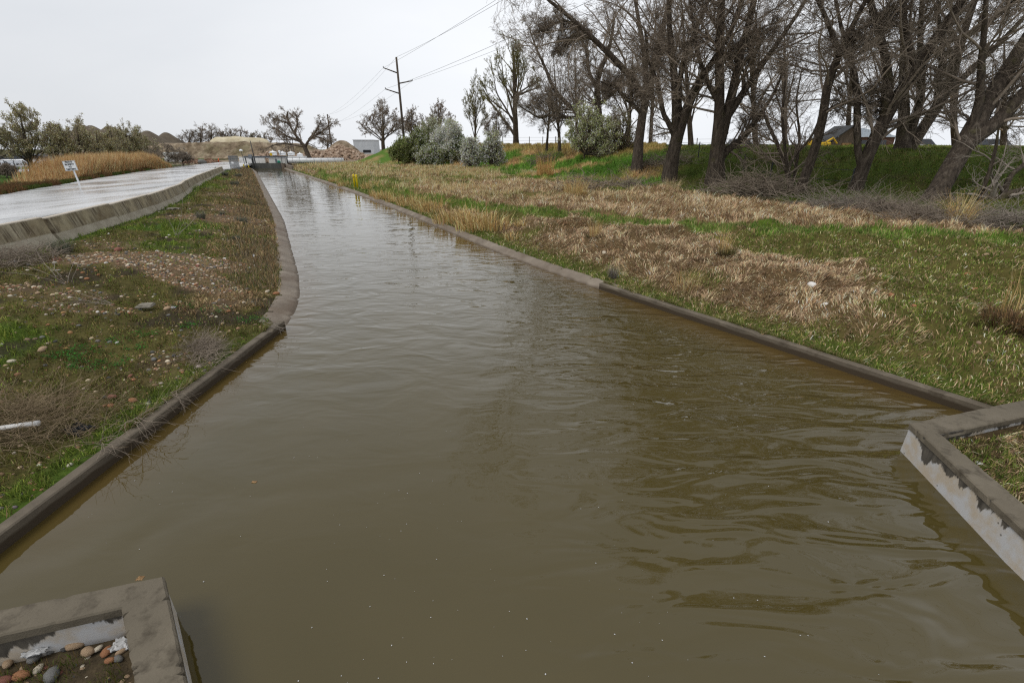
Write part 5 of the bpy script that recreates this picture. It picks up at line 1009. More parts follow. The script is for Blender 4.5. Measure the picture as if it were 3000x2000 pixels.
# dead twigs on the near left bank and over the coping
def spray(lab, p, n, L_, az0, da, el, wig=.12, rad=.004, name='dead_branch', pal='twig_pale', cat='branch', kids=4, droop=-.03):
    t = thing(name, lab, cat, p); g = rng; a = g.normal(az0, da, n); e = g.normal(el, .2, n); d = np.stack([np.cos(a) * np.cos(e), np.sin(a) * np.cos(e), np.sin(e)], 1); m = 7
    C = np.zeros((n, m, 3)); C[:, 0] = g.normal(0, .04, (n, 3)) * [1, 1, .2]; st = (L_ * g.uniform(.5, 1.2, n) / (m - 1))[:, None]
    for k in range(1, m): d = d + g.normal(0, wig, (n, 3)) + [0, 0, droop]; d /= np.linalg.norm(d, axis=1, keepdims=True); C[:, k] = C[:, k - 1] + d * st
    Rr = rad * g.uniform(.7, 1.3, n)[:, None] * np.linspace(1, .4, m)[None]; V, Q = tubes(C, Rr, 4); VV = [V]; QQ = [Q]
    if kids:
        C2, R2 = grow(g, C, Rr, kids, .4, (25, 60), 4, wig=.15, rmin=.0015); V2, Q2 = tubes(C2, R2, 3); VV.append(V2); QQ.append(Q2 + len(V))
    link('twigs', mesh_data('twigs', np.concatenate(VV), np.concatenate(QQ), None, True, mats=[M[pal]]), t); return t
spray('dead roots hanging over the left coping, nearer bunch', np.array([-4.50, 4.15, .22]), 9, .45, -.4, .6, .35, .2, .004, pal='twig', droop=-.14)
spray('dead roots hanging over the left coping, middle bunch', np.array([-4.50, 4.65, .22]), 11, .45, -.2, .7, .35, .2, .004, pal='twig', droop=-.14)
spray('dead roots hanging over the left coping, farther small bunch', np.array([-4.50, 5.25, .22]), 9, .35, 0, .8, .3, .2, .004, pal='twig', droop=-.14)
spray('pale twig lying across the far end of the left coping', np.array([-4.55, 7.85, .24]), 5, .9, -.3, .35, .1, .15, .004, droop=-.05)
spray('bare twigs standing near the nearest barrier', gp(195, 830, .4), 5, 1.1, 2.4, .4, .5, .1, .004, kids=2)
spray('pale twigs crossing the gravel near the left edge', gp(180, 810, .4), 7, 1.3, 2.6, .35, .25, .08, .006)
spray('fallen pale branch across the moss below the gravel', gp(330, 895, .4), 8, 1.1, 3.0, .2, .12, .08, .006)
spray('slim pale twigs beside the dark sage tuft', gp(520, 690, .5), 6, 1.2, 1.8, .5, .9, .08, .006)
brush('heap of dead tumbleweed stems near the left edge of the bank', gp(95, 1250, .3), .95, .7, .22, 1100, 0, 'straw_stem', .6, rad=.0022, name='dead_weeds', cat='dead weeds')
brush('dark dead weeds lying along the left coping', gp(625, 1035, .25) - np.array([.1, 0, 0]), .8, .28, .16, 800, -.9, 'twig', .35, rad=.0025, name='dead_weeds', cat='dead weeds')
brush('dark dead weeds at the foot of the nearest barrier', gp(60, 770, .4), .9, .6, .35, 700, .9, 'twig', .6, rad=.004, name='dead_weeds', cat='dead weeds')
# ------------------------------------------------------------------ utility poles and wires
def pole(lab, base, top, r, arms, name='utility_pole'):
    t = thing(name, lab, 'utility pole', base, None); b = np.array(base); tp = np.array(top) - b; mb = MB(); mb.tube([(0, 0, -.3), tp * .5, tp], [r, r * .85, r * .68], 12); mb.build('post', M['pole'], t, True)
    for p0, p1 in arms:
        a = np.array(p0) - b; c = np.array(p1) - b; m = MB(); m.tube([a, c], [.09, .065], 8); arm = m.build('crossarm', M['pole'], t, True)
        k = MB(); k.lathe(c + np.array([0, 0, .02]), [(.03, 0), (.06, .04), (.04, .08), (.065, .12), (.03, .18)], 8); k.build('insulator', M['dark_metal'], arm, True)
    return t
D1 = 74.; b1 = atY(1190, 477, D1); b1[2] = float(height(b1[0], b1[1])); t1 = atY(1161, 168, D1)
def on1(v): f = (v - 168) / (477 - 168); return t1 + (b1 - t1) * f
A1 = [(on1(212), atY(1123, 199, D1 - .6)), (on1(241), atY(1208, 237, D1 - .6)), (on1(270), atY(1129, 261, D1 - .6))]
pole('tall wooden utility pole with three side arms on the right bank', b1, t1, .2, A1)
D2 = 185.; b2 = atY(974, 450, D2); b2[2] = .4; t2 = atY(959, 335, D2)
A2 = [(t2 + (b2 - t2) * f, t2 + (b2 - t2) * f + np.array([dx, -.6, .4])) for f, dx in ((.1, -2.6), (.2, 2.6), (.3, -2.6))]
pole('distant wooden utility pole beyond the white pipe', b2, t2, .33, A2)
nxt = b1 + np.array([52., -113, 0]); n_t = nxt + np.array([1.5, 0, 13.6])
A3 = [n_t + np.array(o) for o in ((-2.6, 0, -1.2), (2.6, 0, -2.2), (-2.6, 0, -3.6))]
def wire(lab, pts, sag, r=.011):
    t = MB(); C = []
    for a, b in zip(pts[:-1], pts[1:]):
        s = np.linspace(0, 1, 24)[:, None]; P = np.array(a) * (1 - s) + np.array(b) * s; P[:, 2] -= sag * 4 * s[:, 0] * (1 - s[:, 0]); C.append(P if not C else P[1:])
    C = np.concatenate(C); o = C[0].copy(); t.tube(C - o, r, 4); w = t.build('power_line', M['dark_metal'], None, True, o); return tag(w, lab, 'wire')
M['dark_metal']
for j, lab in enumerate(['thin wire from the highest left arm of the tall pole', 'thin wire from the right arm of the tall pole', 'thin wire from the lowest left arm of the tall pole']):
    wire(lab, [A2[j][1], A1[j][1], A3[j]], 1.3)
wire('thin wire strung from the very top of the tall pole', [t2, t1, n_t], 1.8, .012)
# ------------------------------------------------------------------ yellow marker posts
def marker(u, vb, vt, D, lab, lean=0.0):
    b = atY(u, vb, D); b[2] = float(height(b[0], b[1])) - .05; tp = atY(u, vt, D); h = tp[2] - b[2]; t = thing('marker_post', lab, 'marker post', b)
    m = MB(); m.lathe((0, 0, 0), [(.075, 0), (.075, h - .05), (.06, h - .01), (.02, h)], 12); m.build('post', M['yellow'], t, True)
    m = MB(); m.box((0, -.078, h * .78), (.05, .006, .08)); m.build('label_plate', M['black'], t); return t
marker(1038, 534, 510, 40.3, 'left one of the yellow marker posts in the straw on the right bank'); marker(1046, 537, 511, 39.6, 'right one of the yellow marker posts in the straw on the right bank')
marker(716, 495, 481, 74, 'yellow marker post with slanted top at the end of the left bank'); marker(729, 491, 483, 76, 'pale yellow stub just right of the left bank marker post')
# ------------------------------------------------------------------ check structure across the canal
gy = GATE_Y
xa, xb = float(xLw(gy)) - .6, float(xRw(gy)) + .2
def at85(u, v, D=gy): return atY(u, v, D)
zt = at85(780, 478)[2]
t = thing('check_wall', 'dark concrete check wall across the far end of the canal', 'weir', ((xa + xb) / 2, gy, 0))
m = MB(); m.box((0, .2, (zt - 1.2) / 2), (xb - xa, .4, zt + 1.2), bev=.02); m.build('wall', M['check'] if 'check' in M else M['cap'], t)
M['stain'] = mat('stained_grey_concrete', [(.3, (70, 70, 68)), (.7, (102, 102, 98))], scale=2, stretch=(1, 1, .2), rough=.9)
for o in t.children: o.data.materials[0] = M['stain']
x1 = at85(832, 480)[0]; m = MB(); m.box((x1 - t.location.x, -.25, (zt - .9) / 2), (.55, .5, zt + .9), bev=.03); m.build('pier', M['lip'], t)
m = MB(); m.box((at85(741, 480)[0] - t.location.x, -.2, (zt - .8) / 2), (.35, .4, zt + .8)); m.build('pier', M['stain'], t)
t = thing('wing_wall', 'low stained side wall at the right end of the check wall', 'wall', (*at85(850, 495)[:2], 0)); a = np.array([xb - t.location.x, gy - t.location.y]); b = np.array([-34.9 - t.location.x, 76.5 - t.location.y])
m = MB(); c = (a + b) / 2; L_ = np.linalg.norm(b - a); m.box((c[0] + .35, c[1] + .2, -.1), (L_, .3, 1.5), rz=math.atan2(b[1] - a[1], b[0] - a[0])); m.build('wall', M['lip'], t)
# hoist beam
zb = at85(780, 460)[2]; xs, xe = at85(712, 458)[0], at85(841, 461)[0]
t = thing('hoist_beam', 'ribbed steel beam on posts above the check wall', 'gate hoist', ((xs + xe) / 2, gy + .2, zt)); w = xe - xs
m = MB()
for k in range(46): m.box((-w / 2 + (k + .5) * w / 46, 0, zb - zt), (w / 46 * .55, .34, .30))
m.box((0, .02, zb - zt + .10), (w, .22, .1)); m.build('ribbed_beam', M['grey_metal'], t)
for u in (736, 838, 742, 716): m = MB(); m.box((at85(u, 460)[0] - t.location.x, 0.03, (zb - zt) / 2 - .12), (.14 if u != 736 else .3, .14, zb - zt - .1)); m.build('post', M['dark_metal'], t)
p = at85(734.5, 459); m = MB(); m.box((p[0] - t.location.x, -.28, p[2] - zt - .02), (.6, .34, .68), bev=.02); m.build('control_box', M['grey_metal'], t)
p = at85(800, 470); m = MB(); m.box((p[0] - t.location.x, .9, .35), (.35, .06, .7)); m.build('panel', M['grey_metal'], t)
# tilted antenna pole, lamp
def thin_pole(name, lab, cat, u0, v0, u1, v1, D, r, mt='dark_metal', cap=None):
    a = atY(u0, v0, D); b = atY(u1, v1, D); z0 = float(height(a[0], a[1])); a[2] = min(a[2], z0) if 0 else a[2]; t = thing(name, lab, cat, a); m = MB(); m.tube([(0, 0, 0), b - a], [r, r * .7], 8); m.build('post', M[mt], t, True)
    if cap:
        m = MB(); m.lathe(b - a, [(.28, -.1), (.3, 0), (.16, .14), (.05, .2)], 12); m.build('lamp_shade', M['white_paint'], t, True)
    return t
thin_pole('antenna_pole', 'leaning thin pole beside the control box', 'pole', 748, 476, 733, 413, gy + 1, .09)
thin_pole('lamp_post', 'slim lamp post with a white conical cap by the check wall', 'lamp post', 717, 481, 706, 441, gy - 1.2, .05, cap=True)
thin_pole('staff_post', 'thin dark post standing at the right end of the ribbed beam', 'post', 827, 480, 820, 438, gy - .6, .045)
p = at85(761, 454); t = thing('round_sign', 'round yellow sign beside the ribbed beam', 'sign', (p[0], gy + 4, zt - .3)); m = MB(); m.lathe((0, 0, p[2] - zt + .35), [(.02, -.02), (.26, -.02), (.26, .02), (.02, .02)], 20, rot(rx=PI / 2)); m.build('disc', M['yellow_dull'], t); m = MB(); m.tube([(0, .03, -.2), (0, .03, p[2] - zt + .3)], .03, 8); m.build('post', M['grey_metal'], t)
p = at85(816, 475, gy + 3); t = tag(MB().lathe((0, 0, 0), [(.24, -.35), (.27, -.3), (.27, .3), (.24, .35)], 18, rot(rx=R(90))).build('barrel', M['teal'], None, True, (p[0], gy + 3, .5 + .42)), 'teal barrel lying just behind the check wall', 'barrel')
# pump hoods on a white deck
Yp = gy + 8
for k, (u, v0, v1, w) in enumerate([(801, 441, 455, 16), (829, 443, 455, 14), (854, 443, 455, 15), (880, 447, 461, 13), (819, 440, 447, 6)]):
    a = atY(u, v1, Yp); h = atY(u, v0, Yp)[2] - a[2]; ww = w * Yp / 1430; t = thing('pump_hood', ['leftmost white peaked pump hood behind the check wall', 'second white peaked pump hood from the left', 'third white peaked pump hood from the left', 'rightmost white pump hood, set lower than the others', 'tiny white peaked cap between the first two pump hoods'][k], 'pump hood', a, 'white pump hoods above the pipe' if k < 4 else None)
    m = MB(); m.box((0, 0, h * .27), (ww, ww * .8, h * .55), bev=.03); m.build('housing', M['white_paint'], t)
    m = MB(); s = ww / 2; m.lathe((0, 0, h * .55), [(s * 1.5, 0), (s * 1.5, h * .05), (s * .75, h * .26), (s * .25, h * .34), (s * .2, h * .48), (.02, h * .52)], 4, rot(rz=PI / 4)); m.build('peaked_roof', M['white_paint'], t)
a = atY(790, 459, Yp); b = atY(890, 461, Yp); t = thing('pump_deck', 'white deck carrying the pump hoods', 'platform', ((a[0] + b[0]) / 2, Yp, .5)); z = a[2] - .5; m = MB(); m.box((0, 0, z - .08), (b[0] - a[0] + .6, 1.6, .34)); m.build('deck', M['white_paint'], t)
for dx in np.linspace(-.48, .48, 6): m = MB(); m.box((dx * (b[0] - a[0]), -.6, z / 2 - .1), (.14, .14, z)); m.build('leg', M['white_paint'], t)
# white pipe with thin railing
Yq = gy + 4
a = atY(838, 471, Yq); b = atY(1006, 470, Yq + 6); t = thing('white_pipe', 'thick white pipe running right from the check wall', 'pipe', a); m = MB(); m.tube([(0, 0, 0), (b - a) * .5, b - a], .43, 16); m.build('pipe', M['white_paint'], t, True)
for f in np.linspace(.08, .98, 8): q = (b - a) * f; m = MB(); m.lathe(q, [(.455, -.05), (.455, .05)], 14, rot(ry=PI / 2)); m.build('band', M['white_paint'], t, True)
m = MB(); 
for f in np.linspace(.05, .95, 5): q = (b - a) * f; m.box((q[0], q[1], -.7), (.5, .5, .9))
m.build('saddle', M['lip'], t)
a2, b2_ = atY(838, 480, gy + 1.5), atY(1003, 482, gy + 5); t = thing('pipe_railing', 'thin metal railing in front of the white pipe', 'railing', (a2[0], a2[1], .5)); n = 9
for k in range(n): q = (b2_ - a2) * k / (n - 1); m = MB(); m.tube([(q[0], q[1], -.2), (q[0], q[1], 1.25)], .022, 6); m.build('post', M['dark_metal'], t)
m = MB(); q = b2_ - a2; m.tube([(0, 0, 1.2), (q[0], q[1], 1.2)], .022, 6); m.build('rail', M['dark_metal'], t)
a2, b2_ = atY(838, 490, gy - 1.6), atY(965, 489, gy + 1); 
# white block enclosure behind the beam
for u0, u1, v0, v1, Y, lab in [(700, 775, 461, 476, gy + 7, 'long low white wall left of the rock slope'), (790, 838, 465, 477, gy + 3.4, 'white wall behind the teal barrel')]:
    a, b = atY(u0, v0, Y), atY(u1, v0, Y); h = a[2] - .45; m = MB(); m.box((0, 0, h / 2), (b[0] - a[0], .3, h), bev=.02); m.box((0, -.005, h + .03), (b[0] - a[0] + .06, .36, .06)); tag(m.build('low_wall', M['white_conc'], None, False, ((a[0] + b[0]) / 2, Y, .45)), lab, 'wall')
# upward sloping bright concrete apron far behind
# lattice tower behind the spreading tree
a = atY(850, 440, 125); h = atY(850, 402, 125)[2] - a[2]; t = thing('lattice_tower', 'grey lattice stand in front of the spreading tree', 'tower', (a[0], 125, .5)); w = 1.3; H_ = a[2] - .5 + h
for sx in (-1, 1):
    for sy in (-1, 1): m = MB(); m.tube([(sx * w / 2, sy * w / 2, 0), (sx * w / 2, sy * w / 2, H_)], .06, 6); m.build('leg', M['dark_metal'], t)
m = MB()
for k in range(5):
    z0, z1 = H_ * k / 5, H_ * (k + 1) / 5
    for sx in (-1, 1): m.tube([(sx * w / 2, -w / 2, z0), (sx * w / 2, w / 2, z1)], .035, 5)
    m.tube([(-w / 2, -w / 2, z0), (w / 2, -w / 2, z1)], .035, 5); m.tube([(-w / 2, -w / 2, z1), (w / 2, -w / 2, z1)], .04, 5)
m.build('bracing', M['dark_metal'], t); m = MB(); m.box((0, 0, H_), (w * 1.5, w * 1.5, .12)); m.build('platform', M['dark_metal'], t)
# metal gate at the end of the barriers
a, b = atY(674, 484, 66), atY(700, 482, 66); h = 1.75; t = thing('metal_gate', 'grey vertical barred metal gate at the end of the barriers', 'gate', (a[0], 66, .55)); w = b[0] - a[0]; m = MB()
for k in range(13): m.box((w * k / 12, 0, h / 2), (.05, .05, h))
m.build('bars', M['grey_metal'], t); m = MB(); 
for z in (.1, h - .1): m.box((w / 2, .05, z), (w + .1, .05, .08))
m.build('frame', M['grey_metal'], t); m = MB(); m.box((w * .35, -.04, h * .5), (.3, .02, .22)); m.build('notice', M['white_paint'], t)
for u, lab in ((663, 'left'), (668, 'right')): pass
# ------------------------------------------------------------------ dirt yard: mounds, rubble, block wall
def mound(name, lab, cat, c, rx, ry, h, mt, seed=0, rz=0, cone=1., rough=.12, n=48, flat=0):
    g = np.linspace(-1.15, 1.15, n); X, Y = np.meshgrid(g, g); r = np.hypot(X, Y); ns = fbm(X * 3 + seed, Y * 3, seed) - .5; ns2 = fbm(X * 9 + seed, Y * 9, seed + 3) - .5
    a = np.clip(1 - r * (1 + ns * .35), 0, 1)
    if cone == 1: z = a - .04 * np.exp(-(r / .06) ** 2)
    else: z = sstep(0, cone, a)
    z = z * (1 + rough * 2 * ns) + rough * ns2 * (a > 0) * .7; z = z * h - .25 * (a <= 0) - .1
    ca, sa = math.cos(rz), math.sin(rz); V = np.stack([X * rx * ca - Y * ry * sa, X * rx * sa + Y * ry * ca, z], -1).reshape(-1, 3); i = (np.arange(n - 1)[:, None] * n + np.arange(n - 1)[None]).ravel()
    o = link(name, mesh_data(name, V, np.stack([i, i + 1, i + n + 1, i + n], -1), None, True, mats=[M[mt]]), None, c); return tag(o, lab, cat)
for k, (u, v, D, lab) in enumerate([(241, 367, 215, 'leftmost dark gravel cone behind the pear trees'), (264, 368, 225, 'second dark gravel cone just right of the leftmost'), (319, 370, 215, 'dark gravel cone between two pear trees'), (430, 383, 210, 'dark gravel cone right of the last pear tree'), (485, 388, 220, 'rightmost dark gravel cone above the grey shrub')]):
    p = atY(u, v, D); h = p[2] - .3; mound('gravel_cone', lab, 'gravel pile', (p[0], D, .3), h * 1.42, h * 1.42, h * 1.08, 'darkgravel', k, rough=.015)
p = atY(365, 405, 235); mound('gravel_ridge', 'long dark gravel ridge joining the cones', 'gravel pile', (p[0], 235, .2), 42, 14, 6.5, 'darkgravel', 9, rough=.05, cone=.8)
p = atY(640, 424, 150); mound('dirt_embankment', 'long bulldozed dirt embankment behind the yard', 'dirt bank', (p[0] - 2, 150, .3), 34, 9, 4.0, 'dirt', 12, rough=.3, cone=.5, n=120)
p = atY(530, 424, 165); mound('dirt_embankment', 'brown dirt bank left of the main embankment', 'dirt bank', (p[0], 172, .3), 22, 8, 4.4, 'dirt', 14, rough=.14, cone=.5, n=70)
p = atY(693, 410, 172); mound('sand_heap', 'pale yellow sand heap on top of the embankment', 'sand pile', (p[0] + 1, 172, .3), 13.5, 7, p[2] + .4, 'sand', 15, rough=.14, cone=.42, n=60)
p = atY(790, 425, 160); mound('dirt_embankment', 'rocky brown bank behind the pump hoods', 'dirt bank', (p[0], 160, .3), 24, 8, 4.6, 'dirt', 16, rough=.14, cone=.6, n=70)
p = atY(1010, 424, 175); mound('dirt_pile', 'brown dirt pile near the pale warehouse', 'dirt bank', (p[0], 172, .3), 9, 6, p[2] + .9, 'dirt', 17, rough=.08, cone=.9)
def rubble(lab, c, rx, ry, h, n, s, mt, name='rubble_pile'):
    t = []; g = rng; u = g.normal(0, .42, (n, 2)); q = np.clip(1 - np.hypot(u[:, 0], u[:, 1]), 0, 1); P = np.stack([u[:, 0] * rx, u[:, 1] * ry, q * h * g.uniform(.6, 1, n)], 1); m = MB()
    for k in range(n):
        if q[k] <= 0: continue
        m.box(P[k], s * g.uniform(.4, 1.2, 3), g.uniform(0, 6), g.uniform(0, 6), g.uniform(0, 6), bev=s * .12)
    return tag(m.build(name, M[mt], None, False, c), lab, 'rubble pile')
p = atY(569, 472, 96); rubble('low heap of dark broken brick on the yard, left one', (p[0], 96, .5), 2.6, 1.2, .9, 260, .3, 'rubble_red'); p = atY(612, 472, 96); rubble('low heap of dark broken brick on the yard, right one', (p[0], 96, .5), 3.0, 1.2, .9, 280, .3, 'rubble_red')
p = atY(592, 471, 94); cobble((p[0], 94, .5), 1.8, 'grey_stone', '', None, 'grey boulder between the two brick heaps', 'boulder', 1.3)
p = atY(995, 440, 130); rubble('tall heap of pale broken concrete rubble beyond the pipe', (p[0], 130, .4), 10, 3.5, 3.6, 900, .75, 'rubble')
p = atY(925, 448, 122); rubble('long low spread of pale rubble under the far pole', (p[0], 122, .4), 9, 2.5, 2.4, 600, .6, 'rubble')
p = atY(778, 462, gy + 9); rubble('grey broken rock slope between the white walls', (p[0], gy + 9, .45), 3.2, 1.5, 1.5, 380, .32, 'rubble', 'rock_slope'); p = atY(790, 449, gy + 14); rubble('grey rock heap behind the pump hoods', (p[0], gy + 14, .5), 6, 1.8, 2.3, 380, .45, 'rubble', 'rock_slope')
p = atY(517, 458, 108); t = MB(); 
for k in range(3):
    for j in range(4): t.box((j * 1.25 - 2 + (k % 2) * .1, 0, .35 + k * .66), (1.2, .7, .62), bev=.03)
tag(t.build('block_wall', M['white_conc'], None, False, (p[0], 108, .45)), 'stacked pale concrete block wall behind the grey shrub', 'block wall')
thin_pole('safety_cone', 'orange and white marker post on the yard beside the brick heaps', 'marker post', 640, 474, 640, 464, 96, .12, 'orange')
# apron of wet bright concrete behind the beam (haul road)
q = [atY(700, 466, 112), atY(790, 441, 150), atY(812, 441, 152), atY(775, 470, 100)]
# warehouse
a, b = atY(1034, 411, 260), atY(1092, 411, 260); h = a[2] - .5; t = thing('warehouse', 'pale flat roofed warehouse on the horizon', 'building', ((a[0] + b[0]) / 2, 260, .5)); w = b[0] - a[0]; m = MB(); m.box((0, 6, h / 2), (w, 12, h)); m.build('wall', M['warehouse'], t)
m = MB(); m.box((0, 6, h + .1), (w + .5, 12.5, .2)); m.build('roof', M['grey_metal'], t); m = MB(); m.box((w * .15, -.05, .5 + h * .12), (w * .4, .1, h * .2)); m.build('loading_door', M['glass'], t)
# ------------------------------------------------------------------ sign
b = atY(232, 536, 38); b[2] = float(height(b[0], b[1])); tp = atY(204, 474, 38); t = thing('warning_sign', 'leaning white sign reading PRIVATE PROPERTY NO TRESPASSING', 'sign', b); tp = tp - b
m = MB(); m.tube([(0, 0, -.2), tp * .55, tp * 1.02], [.06, .055, .05], 8); m.build('post', M['white_paint'], t)
tilt = math.atan2(tp[0], tp[2]); mid = (atY(205, 486, 37.9) - b); pw, ph = 1.12, .72; MR = rot(ry=tilt * .45 - .0)
m = MB(); m.box((0, 0, 0), (pw, .02, ph), bev=.004); V = None
pn = m.build('panel', M['white_paint'], t); pn.location = mid; pn.rotation_euler = (0, tilt * .55, R(-6))
m = MB(); 
for sx in (-1, 1): m.box((sx * (pw / 2 - .02), -.013, 0), (.012, .004, ph - .05))
for sz in (-1, 1): m.box((0, -.013, sz * (ph / 2 - .02)), (pw - .04, .0042, .012))
fr = m.build('border', M['black'], pn)
for k, tx in enumerate(['PRIVATE', 'PROPERTY', 'NO', 'TRESPASSING']):
    cu = bpy.data.curves.new('lettering', 'FONT'); cu.body = tx; cu.size = .17 if k < 3 else .145; cu.align_x = 'CENTER'; cu.align_y = 'CENTER'; cu.extrude = .002; cu.offset = .006
    o = bpy.data.objects.new('tmp', cu); COL.objects.link(o); me = bpy.data.meshes.new_from_object(o.evaluated_get(bpy.context.evaluated_depsgraph_get())); COL.objects.unlink(o); bpy.data.objects.remove(o)
    me.materials.clear(); me.materials.append(M['black']); l = link('lettering', me, pn, (0, -.014, .26 - k * .17)); l.rotation_euler = (PI / 2, 0, 0)
# ------------------------------------------------------------------ chain link fence, kerb lines, cars
P0, P1 = np.array([-64., 49.]), np.array([-50., 74.])
def chain_fence():
    a = atY(-60, 515, 56); b = atY(245, 494, 66); A = np.array(a[:2]); B = np.array(b[:2]); t = thing('chain_link_fence', 'chain link fence on thin posts left of the road', 'fence', (A[0], A[1], .35)); n = 13; H_ = 1.5
    for k in range(n): q = (B - A) * k / (n - 1); m = MB(); m.tube([(q[0], q[1], -.2), (q[0], q[1], H_ + .05)], .035, 6); m.build('post', M['dark_metal'], t)
    q = B - A; m = MB(); m.tube([(0, 0, H_), (q[0], q[1], H_)], .025, 6); m.build('top_rail', M['grey_metal'], t)
    L_ = np.linalg.norm(q); d = q / L_; m = MB(); N = int(L_ / .45)
    pts = []; VV = []; 
    segs = []
    for k in range(N):
        for s in (0, 1):
            x0, x1 = k * .45, (k + 3.3) * .45
            if x1 > L_: continue
            z0, z1 = (0, H_) if s else (H_, 0); segs.append([(d[0] * x0, d[1] * x0, z0), (d[0] * x1, d[1] * x1, z1)])
    V, Q = tubes(np.array(segs), np.full((len(segs), 2), .005), 3); link('mesh', mesh_data('mesh', V, Q, None, False, mats=[M['grey_metal']]), t)
chain_fence()
for k, (u, v0, v1, lab) in enumerate([(47, 506, 476, 'leaning white post behind the chain link fence, leftmost'), (60, 504, 478, 'white post beside the leftmost leaning one'), (124, 494, 476, 'white post behind the chain link fence near the big pear trunk'), (148, 480, 468, 'short white post near the dark car')]):
    a = atY(u + 6, v0, 66); a[2] = .35; b = atY(u - 3, v1, 66); t = thing('white_post', lab, 'post', a); m = MB(); m.tube([(0, 0, -.1), b - a], .09, 4); m.build('post', M['white_paint'], t)
def slab(name, pts, z, mt, kind='structure', th=.04):
    c = np.mean(pts, axis=0); m = MB(); m.prism([(p[0] - c[0], p[1] - c[1]) for p in pts], -.1, th); o = m.build(name, M[mt], None, False, (c[0], c[1], z)); tag(o, kind=kind); return o
M['lot'] = mat('parking_asphalt', [(.3, (140, 142, 146)), (.7, (170, 172, 176))], scale=.3, rough=.35)
slab('parking_lot', [atY(-400, 484, 82)[:2], atY(260, 478, 80)[:2], atY(300, 468, 118)[:2], atY(-300, 466, 120)[:2]], .47, 'lot'); slab('driveway', [atY(-300, 512, 58)[:2], atY(252, 497, 66)[:2], atY(252, 489, 74)[:2], atY(-300, 500, 64)[:2]], .39, 'lot')
def car(lab, c, rz, paint, L_=4.6, H_=1.45, suv=False):
    t = thing('parked_car', lab, 'car', c, None, rz); W_ = 1.8
    xs = [-L_ / 2, -L_ / 2 + .08, -L_ * .38, -L_ * .3, -L_ * .12, L_ * .14, L_ * .3, L_ * .42, L_ / 2 - .05, L_ / 2]; zt = [.55, .82, .88, .9, .92, .94, .96, .95, .85, .5]
    rt = H_; cab = [(-L_ * .18, .92), (-L_ * .02, rt - .05), (L_ * .05, rt), (L_ * (.32 if not suv else .42), rt - .02), (L_ * (.43 if not suv else .48), .94)]
    V = []; sec = [(-1, .28), (-1.0, .55), (-.96, 1.), (.96, 1.), (1, .55), (1, .28)]
    for x, z in zip(xs, zt):
        for s, f in sec: V.append((x, s * W_ / 2 * (.9 if x in (xs[0], xs[-1]) else 1), .25 if f == .28 else (z * .65 + .08 if f == .55 else z)))
    n = 6; Q = [(i * n + j, i * n + (j + 1) % n, (i + 1) * n + (j + 1) % n, (i + 1) * n + j) for i in range(len(xs) - 1) for j in range(n)]; T = [(0, j + 1, j) for j in range(1, 5)] + [((len(xs) - 1) * n, (len(xs) - 1) * n + j, (len(xs) - 1) * n + j + 1) for j in range(1, 5)]
    m = MB(); m.add(V, Q, T); body = m.build('body', M[paint], t, True)
    m = MB(); V = []
    for x, z in cab:
        w = W_ / 2 * (.94 if z < 1 else .78); V += [(x, -w, z), (x, w, z)]
    k = len(cab); Q = [(2 * i, 2 * i + 1, 2 * i + 3, 2 * i + 2) for i in range(k - 1)]; T = []
    for s in (0, 1): T += [(s, 2 * (i + 1) + s, 2 * (i) + s) for i in range(1, k - 1)]
    m.add(V, Q, T); m.build('windows', M['glass'], t)
    m = MB(); m.box((L_ * .18, 0, rt + .01), (L_ * .3, W_ * .76, .04)); m.build('roof', M[paint], t)
    for sx in (-.31, .3):
        for sy in (-1, 1):
            m = MB(); m.lathe((sx * L_, sy * (W_ / 2 - .08), .32), [(.05, -.1), (.3, -.1), (.33, -.06), (.33, .06), (.3, .1), (.05, .1)], 16, rot(rx=PI / 2)); wh = m.build('wheel', M['tyre'], t, True); m = MB(); m.lathe((sx * L_, sy * (W_ / 2 + .03), .32), [(.02, 0), (.19, -.005), (.19, .02), (.02, .02)], 10, rot(rx=PI / 2)); m.build('rim', M['grey_metal'], wh)
    for sy in (-1, 1): m = MB(); m.box((-L_ / 2 + .03, sy * .62, .66), (.06, .32, .14)); m.build('headlight', M['white_paint'], t)
    return t
for u, v, D, rz, pt, lab, suv in [(60, 482, 86, .1, 'car_white', 'white car parked behind the big pear tree', True), (97, 480, 88, .05, 'car_white', 'white van like car right of the first white car', True), (128, 478, 90, .1, 'car_dark', 'dark car parked behind the sign', True), (160, 478, 88, 2.9, 'car_blue', 'blue grey car parked right of the dark one', False), (12, 482, 86, .1, 'car_dark', 'dark car half cut off at the left edge', False)]:
    p = atY(u, v, D); car(lab, (p[0], D, .51), rz, pt, 4.8, 1.7 if suv else 1.45, suv)
